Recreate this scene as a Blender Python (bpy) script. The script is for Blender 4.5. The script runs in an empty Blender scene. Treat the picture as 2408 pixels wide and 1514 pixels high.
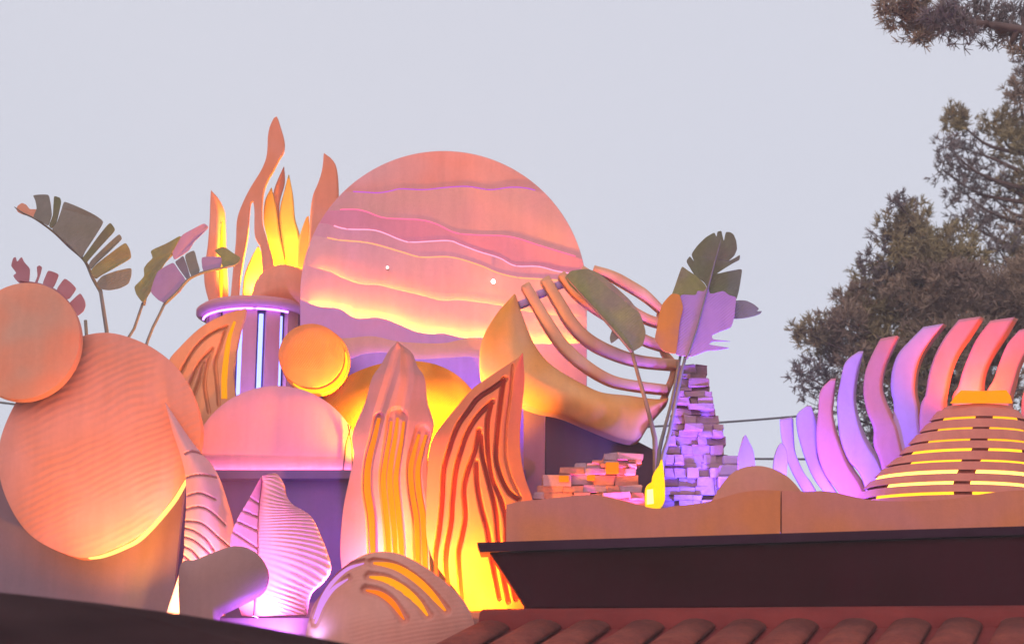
import bpy, math, random
import numpy as np
from mathutils import Vector

HAZE = 0.0032
random.seed(7); rng = np.random.default_rng(7)
scene = bpy.context.scene
COL = scene.collection

# ------------------------------------------------------------------ camera
F = 4199.0                      # focal length in picture units (picture 2408 wide, 1514 high)
PITCH = math.radians(15.0)
EYE = np.array([0.0, 0.0, 1.6])
cam_data = bpy.data.cameras.new('camera'); cam = bpy.data.objects.new('camera', cam_data)
COL.objects.link(cam); scene.camera = cam
cam.location = EYE; cam.rotation_euler = (math.pi/2 + PITCH, 0, 0)
cam_data.sensor_width = 36.0; cam_data.lens = 36.0*F/2408.0
cam_data.clip_start = 0.1; cam_data.clip_end = 3000
cam_data.dof.use_dof = True; cam_data.dof.focus_distance = 16.6; cam_data.dof.aperture_fstop = 1.6

# ------------------------------------------------------------------ sky and light
world = bpy.data.worlds.new('World'); scene.world = world; world.use_nodes = True
wn = world.node_tree.nodes; wl = world.node_tree.links; wn.clear()
SUN_EL, SUN_AZ = math.radians(24), math.radians(196)     # afterglow behind the camera
sky = wn.new('ShaderNodeTexSky'); sky.sky_type = 'NISHITA'; sky.sun_disc = False
sky.sun_elevation = SUN_EL; sky.sun_rotation = SUN_AZ
bg1 = wn.new('ShaderNodeBackground'); bg1.inputs[1].default_value = 0.012
wl.new(sky.outputs[0], bg1.inputs[0])
tc = wn.new('ShaderNodeTexCoord'); ns = wn.new('ShaderNodeTexNoise')
ns.inputs['Scale'].default_value = 1.0; ns.inputs['Detail'].default_value = 3
wl.new(tc.outputs['Generated'], ns.inputs['Vector'])
cr = wn.new('ShaderNodeMix'); cr.data_type = 'RGBA'
cr.inputs[6].default_value = (0.520, 0.530, 0.610, 1); cr.inputs[7].default_value = (0.655, 0.657, 0.720, 1)
wl.new(ns.outputs[0], cr.inputs[0])
bg2 = wn.new('ShaderNodeBackground'); bg2.inputs[1].default_value = 1.0   # even overcast cloud sheet
wl.new(cr.outputs[2], bg2.inputs[0])
ad = wn.new('ShaderNodeAddShader'); wo = wn.new('ShaderNodeOutputWorld')
wl.new(bg1.outputs[0], ad.inputs[0]); wl.new(bg2.outputs[0], ad.inputs[1]); wl.new(ad.outputs[0], wo.inputs[0])

sd = bpy.data.lights.new('sun', 'SUN'); sd.energy = 1.5; sd.angle = math.radians(45); sd.color = (1.0, 0.72, 0.71)
so = bpy.data.objects.new('sun', sd); COL.objects.link(so); so.location = (0, -20, 20)
sdir = Vector((math.sin(SUN_AZ)*math.cos(SUN_EL), math.cos(SUN_AZ)*math.cos(SUN_EL), math.sin(SUN_EL)))
so.rotation_euler = sdir.to_track_quat('Z', 'Y').to_euler()

scene.view_settings.view_transform = 'Standard'; scene.view_settings.look = 'None'
scene.view_settings.exposure = 0.12; scene.view_settings.gamma = 1.0
scene.cycles.use_denoising = True
scene.cycles.max_bounces = 6; scene.cycles.diffuse_bounces = 3; scene.cycles.glossy_bounces = 2
scene.cycles.sample_clamp_indirect = 6.0

# ------------------------------------------------------------------ materials
def nodes_of(name):
    m = bpy.data.materials.new(name); m.use_nodes = True
    nt = m.node_tree; nt.nodes.clear()
    out = nt.nodes.new('ShaderNodeOutputMaterial'); b = nt.nodes.new('ShaderNodeBsdfPrincipled')
    nt.links.new(b.outputs[0], out.inputs[0])
    return m, nt, b

def paint(name, c1, c2=None, scale=2.2, rough=0.7, grain=0.06, bump=0.07, wave=None, wear=0.06, spec=0.2, sat=1.13):
    """painted board: broad airbrushed change of colour, fine mottling, fine relief"""
    m, nt, b = nodes_of(name); N = nt.nodes; L = nt.links
    c2 = c2 or tuple(x*0.86 for x in c1)
    def vivid(c):
        m_ = sum(c)/3; return tuple(max(0.002, min(0.85, m_+sat*(x-m_))) for x in c)
    c1, c2 = vivid(c1), vivid(c2)
    tcn = N.new('ShaderNodeTexCoord')
    n1 = N.new('ShaderNodeTexNoise'); n1.inputs['Scale'].default_value = scale; n1.inputs['Detail'].default_value = 2
    L.new(tcn.outputs['Object'], n1.inputs['Vector'])
    r1 = N.new('ShaderNodeMapRange'); r1.inputs[1].default_value = 0.36; r1.inputs[2].default_value = 0.64
    L.new(n1.outputs[0], r1.inputs[0])
    mx = N.new('ShaderNodeMix'); mx.data_type = 'RGBA'
    mx.inputs[6].default_value = (*c1, 1); mx.inputs[7].default_value = (*c2, 1)
    L.new(r1.outputs[0], mx.inputs[0])
    n2 = N.new('ShaderNodeTexNoise'); n2.inputs['Scale'].default_value = 26; n2.inputs['Detail'].default_value = 8
    n2.inputs['Roughness'].default_value = 0.7
    L.new(tcn.outputs['Object'], n2.inputs['Vector'])
    r2 = N.new('ShaderNodeMapRange'); r2.inputs[1].default_value = 0.3; r2.inputs[2].default_value = 0.7
    r2.inputs[3].default_value = 1-wear; r2.inputs[4].default_value = 1+wear*0.5
    L.new(n2.outputs[0], r2.inputs[0])
    mp3 = N.new('ShaderNodeMapping'); mp3.inputs['Scale'].default_value = (7, 7, 0.9); L.new(tcn.outputs['Object'], mp3.inputs['Vector'])
    n3 = N.new('ShaderNodeTexNoise'); n3.inputs['Scale'].default_value = 1.6; n3.inputs['Detail'].default_value = 5; L.new(mp3.outputs[0], n3.inputs['Vector'])
    r3 = N.new('ShaderNodeMapRange'); r3.inputs[1].default_value = 0.35; r3.inputs[2].default_value = 0.62; r3.inputs[3].default_value = 0.945; r3.inputs[4].default_value = 1.02
    L.new(n3.outputs[0], r3.inputs[0])
    m3 = N.new('ShaderNodeMath'); m3.operation = 'MULTIPLY'; L.new(r2.outputs[0], m3.inputs[0]); L.new(r3.outputs[0], m3.inputs[1])
    ml = N.new('ShaderNodeMix'); ml.data_type = 'RGBA'; ml.blend_type = 'MULTIPLY'; ml.inputs[0].default_value = 1
    L.new(mx.outputs[2], ml.inputs[6]); L.new(m3.outputs[0], ml.inputs[7])
    L.new(ml.outputs[2], b.inputs['Base Color'])
    b.inputs['Roughness'].default_value = rough
    b.inputs['Specular IOR Level'].default_value = spec
    bp = N.new('ShaderNodeBump'); bp.inputs['Strength'].default_value = bump; bp.inputs['Distance'].default_value = 0.01
    L.new(n2.outputs[0], bp.inputs['Height'])
    if wave:
        sc, dist, strength, rot = wave
        mp = N.new('ShaderNodeMapping'); mp.inputs['Rotation'].default_value = (0, rot, 0)
        L.new(tcn.outputs['Object'], mp.inputs['Vector'])
        wv = N.new('ShaderNodeTexWave'); wv.bands_direction = 'Z'; wv.inputs['Scale'].default_value = sc
        wv.inputs['Distortion'].default_value = dist; wv.inputs['Detail'].default_value = 1.5
        wv.inputs['Detail Scale'].default_value = 0.35
        L.new(mp.outputs[0], wv.inputs['Vector'])
        b2 = N.new('ShaderNodeBump'); b2.inputs['Strength'].default_value = strength; b2.inputs['Distance'].default_value = 0.03
        nm = N.new('ShaderNodeTexNoise'); nm.inputs['Scale'].default_value = 1.6
        L.new(tcn.outputs['Object'], nm.inputs['Vector'])
        rr = N.new('ShaderNodeMapRange'); rr.inputs[1].default_value = 0.4; rr.inputs[2].default_value = 0.6
        L.new(nm.outputs[0], rr.inputs[0])
        mm = N.new('ShaderNodeMath'); mm.operation = 'MULTIPLY'
        L.new(wv.outputs['Fac'], mm.inputs[0]); L.new(rr.outputs[0], mm.inputs[1])
        L.new(mm.outputs[0], b2.inputs['Height']); L.new(bp.outputs[0], b2.inputs['Normal'])
        L.new(b2.outputs[0], b.inputs['Normal'])
    else:
        L.new(bp.outputs[0], b.inputs['Normal'])
    return m

def glow(name, col, strength):
    m, nt, b = nodes_of(name)
    b.inputs['Base Color'].default_value = (col[0]*0.25, col[1]*0.25, col[2]*0.25, 1)
    b.inputs['Specular IOR Level'].default_value = 0.0; b.inputs['Emission Color'].default_value = (*col, 1); b.inputs['Emission Strength'].default_value = strength
    return m

def plain(name, col, rough=0.6, metal=0.0):
    m, nt, b = nodes_of(name)
    b.inputs['Base Color'].default_value = (*col, 1); b.inputs['Roughness'].default_value = rough
    b.inputs['Metallic'].default_value = metal
    return m

SALMON = (0.66, 0.35, 0.28); PEACH = (0.66, 0.40, 0.30); PINK = (0.66, 0.32, 0.36)
M = {}
M['disc'] = paint('salmon_rippled_board', (0.64,0.27,0.225), (0.62,0.235,0.165), 1.5, wave=(5.0, 9.0, 0.13, 0.45))
M['disc_small'] = paint('sand_airbrushed_board', (0.52,0.29,0.215), (0.66,0.24,0.15), 1.7)
M['leaf_pink'] = paint('pink_leaf_paint', (0.64,0.32,0.32), (0.60,0.30,0.33))
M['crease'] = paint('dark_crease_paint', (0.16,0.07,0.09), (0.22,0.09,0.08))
M['pebble'] = paint('dull_mauve_shell', (0.30,0.165,0.15), (0.26,0.15,0.15), 2, wave=(22, 3, 0.2, 0.9))
M['shell'] = paint('sand_shell_paint', (0.54,0.26,0.21), (0.50,0.22,0.17), 2, wave=(9, 2.5, 0.12, 0.2))
M['semi'] = paint('pink_board', (0.64,0.28,0.31), (0.58,0.27,0.36), 1.2)
M['orange_disc'] = paint('orange_grained_board', (0.66,0.25,0.11), (0.64,0.21,0.08), 2, wave=(26, 2.0, 0.28, -0.5))
M['orange_dome'] = paint('orange_lined_board', (0.62,0.28,0.08), (0.60,0.24,0.05), 2, wave=(24, 1.5, 0.8, -0.55))
M['column'] = paint('mauve_column_paint', (0.58,0.28,0.31), (0.54,0.23,0.28), 2)
M['column_dark'] = paint('column_core_dark', (0.12,0.07,0.14))
M['carved'] = paint('carved_peach_leaf', (0.64,0.31,0.18), (0.60,0.27,0.14), 2)
M['flame'] = paint('flame_peach_paint', (0.66,0.28,0.21), (0.66,0.23,0.13), 1.6)
M['flame_back'] = paint('flame_back_paint', (0.64,0.40,0.13), (0.62,0.36,0.10), 2)
M['mauve_leaf'] = paint('mauve_petal_paint', (0.48,0.22,0.23), (0.42,0.19,0.16), 1.8)
M['chevron'] = paint('terracotta_petal_paint', (0.62,0.20,0.09), (0.56,0.165,0.095), 2)
M['crescent'] = paint('tan_crescent_paint', (0.62,0.37,0.20), (0.66,0.27,0.07), 1.3)
M['crescent_rib'] = paint('tan_rib_paint', (0.62,0.35,0.22), (0.58,0.29,0.18), 2.5)
M['plinth'] = paint('dark_violet_wall', (0.13,0.08,0.19), (0.12,0.075,0.165), 1.5, bump=0.2)
M['plinth_d'] = paint('dark_plum_wall', (0.085,0.042,0.070), (0.075,0.036,0.060), 1.5, bump=0.2)
M['panel'] = paint('grey_mauve_wall', (0.20,0.135,0.16), (0.24,0.135,0.145), 0.9, bump=0.2)
M['dune'] = paint('sand_dune_board', (0.46,0.175,0.15), (0.52,0.185,0.085), 1.3, bump=0.25)
M['dune_b'] = paint('sand_dome_board', (0.48,0.20,0.165), (0.44,0.19,0.12), 1.3, bump=0.25)
M['block'] = paint('sandstone_block', (0.38,0.24,0.29), (0.37,0.20,0.22), 5, bump=0.5, wear=0.2)
M['block_r'] = paint('reddish_block', (0.46,0.17,0.125), (0.42,0.17,0.14), 5, bump=0.5, wear=0.2)
M['feather'] = paint('pale_feather_paint', (0.46,0.31,0.56), (0.46,0.28,0.50), 2)
M['feather_c'] = paint('coral_feather_paint', (0.56,0.22,0.24), (0.54,0.23,0.34), 2)
M['slat'] = paint('coral_slat_paint', (0.56,0.215,0.165), (0.52,0.185,0.15), 3)
M['fascia'] = paint('dark_plum_fascia', (0.022,0.0025,0.003), (0.036,0.006,0.010), 0.7, rough=0.85, spec=0.02)
M['fascia_lip'] = paint('plum_lip_board', (0.045,0.018,0.034), (0.030,0.010,0.020), 1.2, rough=0.8, spec=0.03)
M['deck'] = paint('violet_deck_paint', (0.14,0.09,0.19), (0.12,0.07,0.15), 2, bump=0.3)
M['riser'] = paint('brown_riser_paint', (0.32,0.16,0.13), (0.25,0.13,0.15), 2, bump=0.3)
M['tile'] = paint('terracotta_tile', (0.22,0.062,0.045), (0.17,0.045,0.036), 6, bump=0.4, wear=0.3, spec=0.1)
M['tile_base'] = paint('red_brown_mortar', (0.19,0.034,0.030), (0.16,0.028,0.026), 3, bump=0.4, spec=0.1)
M['awning'] = paint('dark_brown_canvas', (0.018,0.005,0.006), (0.034,0.014,0.015), 1.4, rough=0.9, bump=0.3, spec=0.05)
M['green'] = paint('olive_leaf', (0.125,0.135,0.075), (0.14,0.125,0.08), 3, wave=(14,1.2,0.12,0.7), rough=0.5, wear=0.2)
M['green_l'] = paint('light_olive_leaf', (0.23,0.22,0.085), (0.20,0.17,0.10), 3, wave=(14,1.2,0.12,0.7), rough=0.5, wear=0.2)
M['grey_leaf'] = paint('grey_brown_leaf', (0.175,0.165,0.15), (0.16,0.15,0.12), 3, wave=(14,1.2,0.12,0.7), rough=0.5, wear=0.15)
M['mauve_dark_leaf'] = paint('slate_mauve_leaf', (0.16,0.14,0.19), (0.16,0.13,0.15), 3, wave=(14,1.2,0.12,0.7), rough=0.5)
M['red_leaf'] = paint('dusty_red_leaf', (0.30,0.12,0.14), (0.34,0.16,0.19), 4, rough=0.6)
M['violet_lit_leaf'] = paint('violet_lit_leaf_paint', (0.32,0.19,0.34), (0.36,0.21,0.33), 3, wave=(14,1.2,0.12,0.7), rough=0.5)  # pale leaf underside with violet lamp light painted into its colour
M['amber_leaf'] = paint('amber_lit_leaf', (0.48,0.20,0.045), (0.34,0.15,0.08), 3, rough=0.5)  # amber lamp light painted into the leaf colour
M['stem'] = paint('grey_leaf_stem', (0.17,0.16,0.17), (0.21,0.18,0.14), 6)
M['stem_b'] = paint('brown_leaf_stem', (0.27,0.18,0.11), (0.24,0.15,0.09), 6)
M['bark'] = paint('pine_bark', (0.085,0.058,0.050), (0.12,0.085,0.075), 4, bump=0.6)
M['steel'] = plain('dark_steel', (0.05,0.045,0.05), 0.5, 0.6)
M['cable'] = plain('black_cable', (0.10,0.095,0.095), 0.7)
M['ground'] = paint('pale_paving', (0.24,0.21,0.19), (0.2,0.18,0.165), 0.6)
M['mast'] = paint('grey_timber_pole', (0.2,0.18,0.16))
AMBER = (1.0, 0.42, 0.045); ORANGE = (1.0, 0.27, 0.02); WARM = (1.0, 0.60, 0.16)
VIOLET = (0.34, 0.13, 1.0); MAGENTA = (0.95, 0.16, 0.80); BLUE = (0.16, 0.18, 1.0); ROSE = (1.0, 0.22, 0.36)

# ------------------------------------------------------------------ picture <-> place
cp, sp = math.cos(PITCH), math.sin(PITCH)
def rays(px, py):
    a = (np.asarray(px, float)-1204)/F; b = -(np.asarray(py, float)-757)/F
    return np.stack([a, cp - sp*b, sp + cp*b], -1)
class Plane:
    """upright board at depth Y through picture point (px0,py0); sx = turn, sz = lean"""
    def __init__(s, Y, px0=1204, py0=757, sx=0.0, sz=0.0):
        s.sx, s.sz = sx, sz
        d = rays(px0, py0); p = d*(Y/d[1]); s.c = Y - sx*p[0] - sz*p[2]
    def __call__(s, px, py, off=0.0):
        d = rays(px, py)
        t = s.c/(d[..., 1] - s.sx*d[..., 0] - s.sz*d[..., 2])
        p = d*t[..., None] + EYE
        p[..., 1] += off
        return p
def at(px, py, Y): return Plane(Y)(np.array([px]), np.array([py]))[0]
def conv(sx0, sy0, s):
    return lambda pts: [((sx0+x*s)/1.6832, (sy0+y*s)/1.6832) for x, y in pts]
R_flame = conv(650,420,800/1514); R_sun = conv(1150,560,1250/2013); R_col = conv(650,1150,1000/1682)
R_cres = conv(1850,1000,900/1514); R_feath = conv(2950,1150,1103/1670); R_tl = conv(0,700,1000/1514)
R_p1 = conv(0,700,600/1514); R_low = conv(650,1750,1500/2408); R_leaf = conv(1300,1300,900/1514)
R_pr2 = conv(2500,880,550/1514); R_step = conv(2050,1700,600/2271); R_tow = conv(2550,1400,600/1398)
R_slat = conv(3350,1450,703/1774)

# ------------------------------------------------------------------ object helpers
BASE = {}
def thing(name, label, cat, base, group=None):
    o = bpy.data.objects.new(name, None); COL.objects.link(o)
    o.empty_display_size = 0.1; o.location = base
    o['label'] = label; o['category'] = cat
    if group: o['group'] = group
    BASE[o.name] = np.array(base, float)
    return o
def make(name, V, Fc, mat, parent=None, smooth=False, flat=None):
    V = np.asarray(V, float)
    base = BASE[parent.name] if parent else np.zeros(3)
    me = bpy.data.meshes.new(name); me.from_pydata((V-base).tolist(), [], Fc)
    me.materials.append(M[mat] if isinstance(mat, str) else mat)
    if smooth:
        sm = np.ones(len(me.polygons), bool)
        if flat is not None: sm[list(flat)] = False
        me.polygons.foreach_set('use_smooth', sm)
    me.update()
    o = bpy.data.objects.new(name, me); COL.objects.link(o)
    if parent: o.parent = parent; BASE[o.name] = base
    return o
def struct(o): o['kind'] = 'structure'; return o
def sub(parent, name, label=None):
    return parent

def crom(pts, n, closed=False):
    """smooth curve through points, resampled to n points of equal spacing"""
    P = np.asarray(pts, float)
    if closed: Q = np.vstack([P[-1], P, P[0], P[1]])
    else: Q = np.vstack([2*P[0]-P[1], P, 2*P[-1]-P[-2]])
    out = []
    for i in range(1, len(Q)-2):
        p0, p1, p2, p3 = Q[i-1], Q[i], Q[i+1], Q[i+2]
        for t in np.linspace(0, 1, 12, endpoint=False):
            out.append(0.5*((2*p1)+(-p0+p2)*t+(2*p0-5*p1+4*p2-p3)*t*t+(-p0+3*p1-3*p2+p3)*t**3))
    out.append(Q[-2]); out = np.array(out)
    d = np.r_[0, np.cumsum(np.linalg.norm(np.diff(out, axis=0), axis=1))]
    s = np.linspace(0, d[-1], n+1 if closed else n)
    if closed: s = s[:-1]
    return np.stack([np.interp(s, d, out[:, k]) for k in range(out.shape[1])], -1)
def area2(P): return 0.5*np.sum(P[:,0]*np.roll(P[:,1],-1)-np.roll(P[:,0],-1)*P[:,1])
def inset(P, r):
    """move a closed outline inwards by r"""
    t = np.roll(P,-1,0)-np.roll(P,1,0); t /= np.maximum(np.linalg.norm(t,axis=1,keepdims=True),1e-9)
    nrm = np.stack([-t[:,1], t[:,0]],-1)
    if area2(P) < 0: nrm = -nrm
    return P+nrm*r

def chaikin(pts, r=0.14):
    P = np.asarray(pts, float); N = np.roll(P,-1,0)
    return np.stack([P*(1-r)+N*r, P*r+N*(1-r)],1).reshape(-1,2)

def sheet(name, pts, pl, thick, mat, parent, n=72, bev=2.0, smooth_pts=True, off=0.0, bow=None):
    """cut board with a softened edge; outline in picture units on plane pl"""
    if smooth_pts == 'soft': P = chaikin(chaikin(pts), 0.22)
    else: P = crom(pts, n, True) if smooth_pts else np.asarray(pts, float)
    if area2(P) < 0: P = P[::-1]
    n = len(P); I = inset(P, bev); b = min(bev/F*17, thick*0.4)
    rings = [(I, 0.0), (P, b), (P, thick-b), (I, thick)]
    V = np.vstack([pl(r[:,0], r[:,1], off+o + (bow(r[:,0], r[:,1]) if bow else 0)) for r, o in rings])
    Fc = [list(range(n))[::-1]] + [list(range(3*n, 4*n))]
    for k in range(3):
        for i in range(n):
            j = (i+1) % n; Fc.append([k*n+i, k*n+j, (k+1)*n+j, (k+1)*n+i])
    return make(name, V, Fc, mat, parent, True, flat=(0, 1))

def pillow(name, pts, pl, thick, bulge, mat, parent, n=96, rings=14, f=None, off=0.0, smooth_pts=True, power=2.0, center=None):
    """board with a swelling front: rings round the middle of an outline"""
    P = crom(pts, n, True) if smooth_pts else np.asarray(pts, float)
    if area2(P) < 0: P = P[::-1]
    n = len(P); c = np.array(center) if center is not None else P.mean(0)
    V = []; 
    S = np.sin(np.linspace(0.02, 1, rings)*math.pi/2)
    for s in S:
        q = c+(P-c)*s; o = -bulge*(1-s**power)
        if f is not None: o = o + f(q[:,0], q[:,1])
        V.append(pl(q[:,0], q[:,1], off+o))
    V.append(pl(P[:,0], P[:,1], off+thick))
    V = np.vstack(V); K = rings+1
    Fc = [list(range(n))[::-1], list(range((K-1)*n, K*n))]
    for k in range(K-1):
        for i in range(n):
            j = (i+1) % n; Fc.append([k*n+i, k*n+j, (k+1)*n+j, (k+1)*n+i])
    side = range(2+(K-2)*n, 2+(K-1)*n)
    return make(name, V, Fc, mat, parent, True, flat=[0, 1]+list(side))

def ruled(name, A, B, pl, thick, mat, parent, nu=10, nv=40, f=None, off=0.0):
    """board between two edge curves A and B; f(u,v,px,py) gives its relief"""
    a = crom(A, nv); b = crom(B, nv)
    u = np.linspace(0, 1, nu)
    px = a[:,None,0]*(1-u)+b[:,None,0]*u; py = a[:,None,1]*(1-u)+b[:,None,1]*u
    uu = np.broadcast_to(u, px.shape); vv = np.broadcast_to(np.linspace(0,1,nv)[:,None], px.shape)
    d = f(uu, vv, px, py) if f else np.zeros_like(px)
    fr = pl(px, py, off+d).reshape(-1,3); bk = pl(px, py, off+thick+d*0.6).reshape(-1,3)
    V = np.vstack([fr, bk]); n0 = nu*nv
    idx = lambda i, j: i*nu+j
    Fc = []
    for i in range(nv-1):
        for j in range(nu-1):
            Fc.append([idx(i,j), idx(i,j+1), idx(i+1,j+1), idx(i+1,j)])
            Fc.append([n0+idx(i,j), n0+idx(i+1,j), n0+idx(i+1,j+1), n0+idx(i,j+1)])
    nface = len(Fc)
    loop = [idx(0,j) for j in range(nu)]+[idx(i,nu-1) for i in range(1,nv)]+[idx(nv-1,j) for j in range(nu-2,-1,-1)]+[idx(i,0) for i in range(nv-2,0,-1)]
    for k in range(len(loop)):
        p, q = loop[k], loop[(k+1)%len(loop)]; Fc.append([q, p, p+n0, q+n0])
    return make(name, V, Fc, mat, parent, True, flat=range(nface, len(Fc)))

def ribbon(name, path, w, pl, depth, mat, parent, n=40, off=0.0, seg=7, back=0.02, smooth_pts=True, flat=None):
    """raised strip along a picture-space path; w = width(s) in picture units"""
    P = crom(path, n) if smooth_pts else np.asarray(path, float); n = len(P)
    t = np.gradient(P, axis=0); t /= np.maximum(np.linalg.norm(t,axis=1,keepdims=True),1e-9)
    nr = np.stack([-t[:,1], t[:,0]], -1)
    s = np.linspace(0, 1, n)
    if callable(w): W = w(s)
    elif np.ndim(w): W = np.interp(s, np.linspace(0,1,len(w)), w)
    else: W = np.full(n, float(w))
    x = -np.cos(np.linspace(0, math.pi, seg))
    V = []
    for k in range(seg):
        q = P+nr*(W*0.5*x[k])[:,None]
        V.append(pl(q[:,0], q[:,1], off-depth*(math.sqrt(max(0,1-x[k]**2)) if flat is None else 1-abs(x[k])**flat)))
    for k in (seg-1, 0):
        q = P+nr*(W*0.5*x[k])[:,None]; V.append(pl(q[:,0], q[:,1], off+back))
    K = len(V); V = np.vstack(V)
    Fc = []
    for k in range(K):
        k2 = (k+1) % K
        for i in range(n-1): Fc.append([k*n+i, k*n+i+1, k2*n+i+1, k2*n+i])
    Fc.append([k*n for k in range(K)]); Fc.append([k*n+n-1 for k in range(K)][::-1])
    return make(name, V, Fc, mat, parent, True, flat=(len(Fc)-2, len(Fc)-1))

def tube(name, pts, rad, mat, parent, n=None, seg=8):
    P = np.asarray(pts, float)
    if n: P = crom(P, n)
    m = len(P); R = np.interp(np.linspace(0,1,m), np.linspace(0,1,len(rad)), rad) if np.ndim(rad) else np.full(m, rad)
    V = []
    for i in range(m):
        t = Vector(P[min(i+1,m-1)]-P[max(i-1,0)]).normalized()
        a = t.orthogonal().normalized() if abs(t.x) > 0.99 else t.cross(Vector((1,0,0))).normalized()
        b = t.cross(a)
        for k in range(seg):
            q = 2*math.pi*k/seg; V.append(P[i]+R[i]*(math.cos(q)*np.array(a)+math.sin(q)*np.array(b)))
    Fc = [[i*seg+k, i*seg+(k+1)%seg, (i+1)*seg+(k+1)%seg, (i+1)*seg+k] for i in range(m-1) for k in range(seg)]
    Fc.append(list(range(seg))[::-1]); Fc.append(list(range((m-1)*seg, m*seg)))
    return make(name, V, Fc, mat, parent, True, flat=(len(Fc)-2, len(Fc)-1))

def box_geo(x0,x1,y0,y1,z0,z1,b=0.0):
    if b <= 0:
        V = [(x,y,z) for x in (x0,x1) for y in (y0,y1) for z in (z0,z1)]
        return V, [[0,1,3,2],[4,6,7,5],[0,4,5,1],[2,3,7,6],[0,2,6,4],[1,5,7,3]]
    # bevelled box: three inset quads per corner
    V = []; 
    for x,sx in ((x0,1),(x1,-1)):
        for y,sy in ((y0,1),(y1,-1)):
            for z,sz in ((z0,1),(z1,-1)):
                V += [(x,y+sy*b,z+sz*b),(x+sx*b,y,z+sz*b),(x+sx*b,y+sy*b,z)]
    c = lambda i,j,k,a: ((i*2+j)*2+k)*3+a
    Fc = []
    for a in range(3):
        for s in (0,1):
            def cc(p,q):
                t=[0,0,0]; t[a]=s; t[(a+1)%3]=p; t[(a+2)%3]=q; return c(*t,a)
            f=[cc(0,0),cc(1,0),cc(1,1),cc(0,1)]; Fc.append(f if s else f[::-1])
    for a in range(3):           # edges along axis a
        p_,q_=(a+1)%3,(a+2)%3
        for p in (0,1):
            for q in (0,1):
                t0=[0,0,0];t1=[0,0,0];t0[a]=0;t1[a]=1;t0[p_]=t1[p_]=p;t0[q_]=t1[q_]=q
                f=[c(*t0,p_),c(*t1,p_),c(*t1,q_),c(*t0,q_)]
                Fc.append(f if p!=q else f[::-1])
    for i in (0,1):
        for j in (0,1):
            for k in (0,1):
                f=[c(i,j,k,0),c(i,j,k,1),c(i,j,k,2)]; Fc.append(f if (i+j+k)%2 else f[::-1])
    return V, Fc
def box(name, x0,x1,y0,y1,z0,z1, mat, parent=None, b=0.0, smooth=False):
    V, Fc = box_geo(x0,x1,y0,y1,z0,z1,b); return make(name, V, Fc, mat, parent)
def prism(name, poly, y0, y1, mat, parent=None):
    """outline of (X,Z) points swept from y0 to y1; y may be lists per point"""
    n = len(poly); y0 = np.broadcast_to(y0, n); y1 = np.broadcast_to(y1, n)
    V = [(p[0], y0[i], p[1]) for i,p in enumerate(poly)]+[(p[0], y1[i], p[1]) for i,p in enumerate(poly)]
    Fc = [list(range(n)), list(range(n,2*n))[::-1]]+[[(i+1)%n, i, i+n, (i+1)%n+n] for i in range(n)]
    return make(name, V, Fc, mat, parent)
def lathe(name, prof, c, mat, parent, seg=48, a0=0, a1=2*math.pi):
    full = abs(a1-a0-2*math.pi) < 1e-6
    A = np.linspace(a0, a1, seg, endpoint=not full)
    V = [(c[0]+r*math.sin(a), c[1]-r*math.cos(a), z) for r, z in prof for a in A]
    K = len(prof); Fc = []
    for k in range(K-1):
        for i in range(seg if full else seg-1):
            j = (i+1) % seg; Fc.append([k*seg+i, k*seg+j, (k+1)*seg+j, (k+1)*seg+i])
    m = make(name, V, Fc, mat, parent, True)
    return m

def dist_lines(px, py, lines):
    """distance in picture units from points to polylines"""
    D = np.full(np.shape(px), 1e9)
    for ln in lines:
        L_ = crom(ln, 26)
        for i in range(len(L_)-1):
            a, b = L_[i], L_[i+1]; ab = b-a; k = (ab@ab)+1e-9
            t = np.clip(((px-a[0])*ab[0]+(py-a[1])*ab[1])/k, 0, 1)
            D = np.minimum(D, np.hypot(px-a[0]-t*ab[0], py-a[1]-t*ab[1]))
    return D
def carve(lines, half, depth, soft=3.0):
    def f(u, v, px, py):
        d = dist_lines(px, py, lines); return depth*(1-np.clip((d-half)/soft, 0, 1))
    return f

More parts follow.
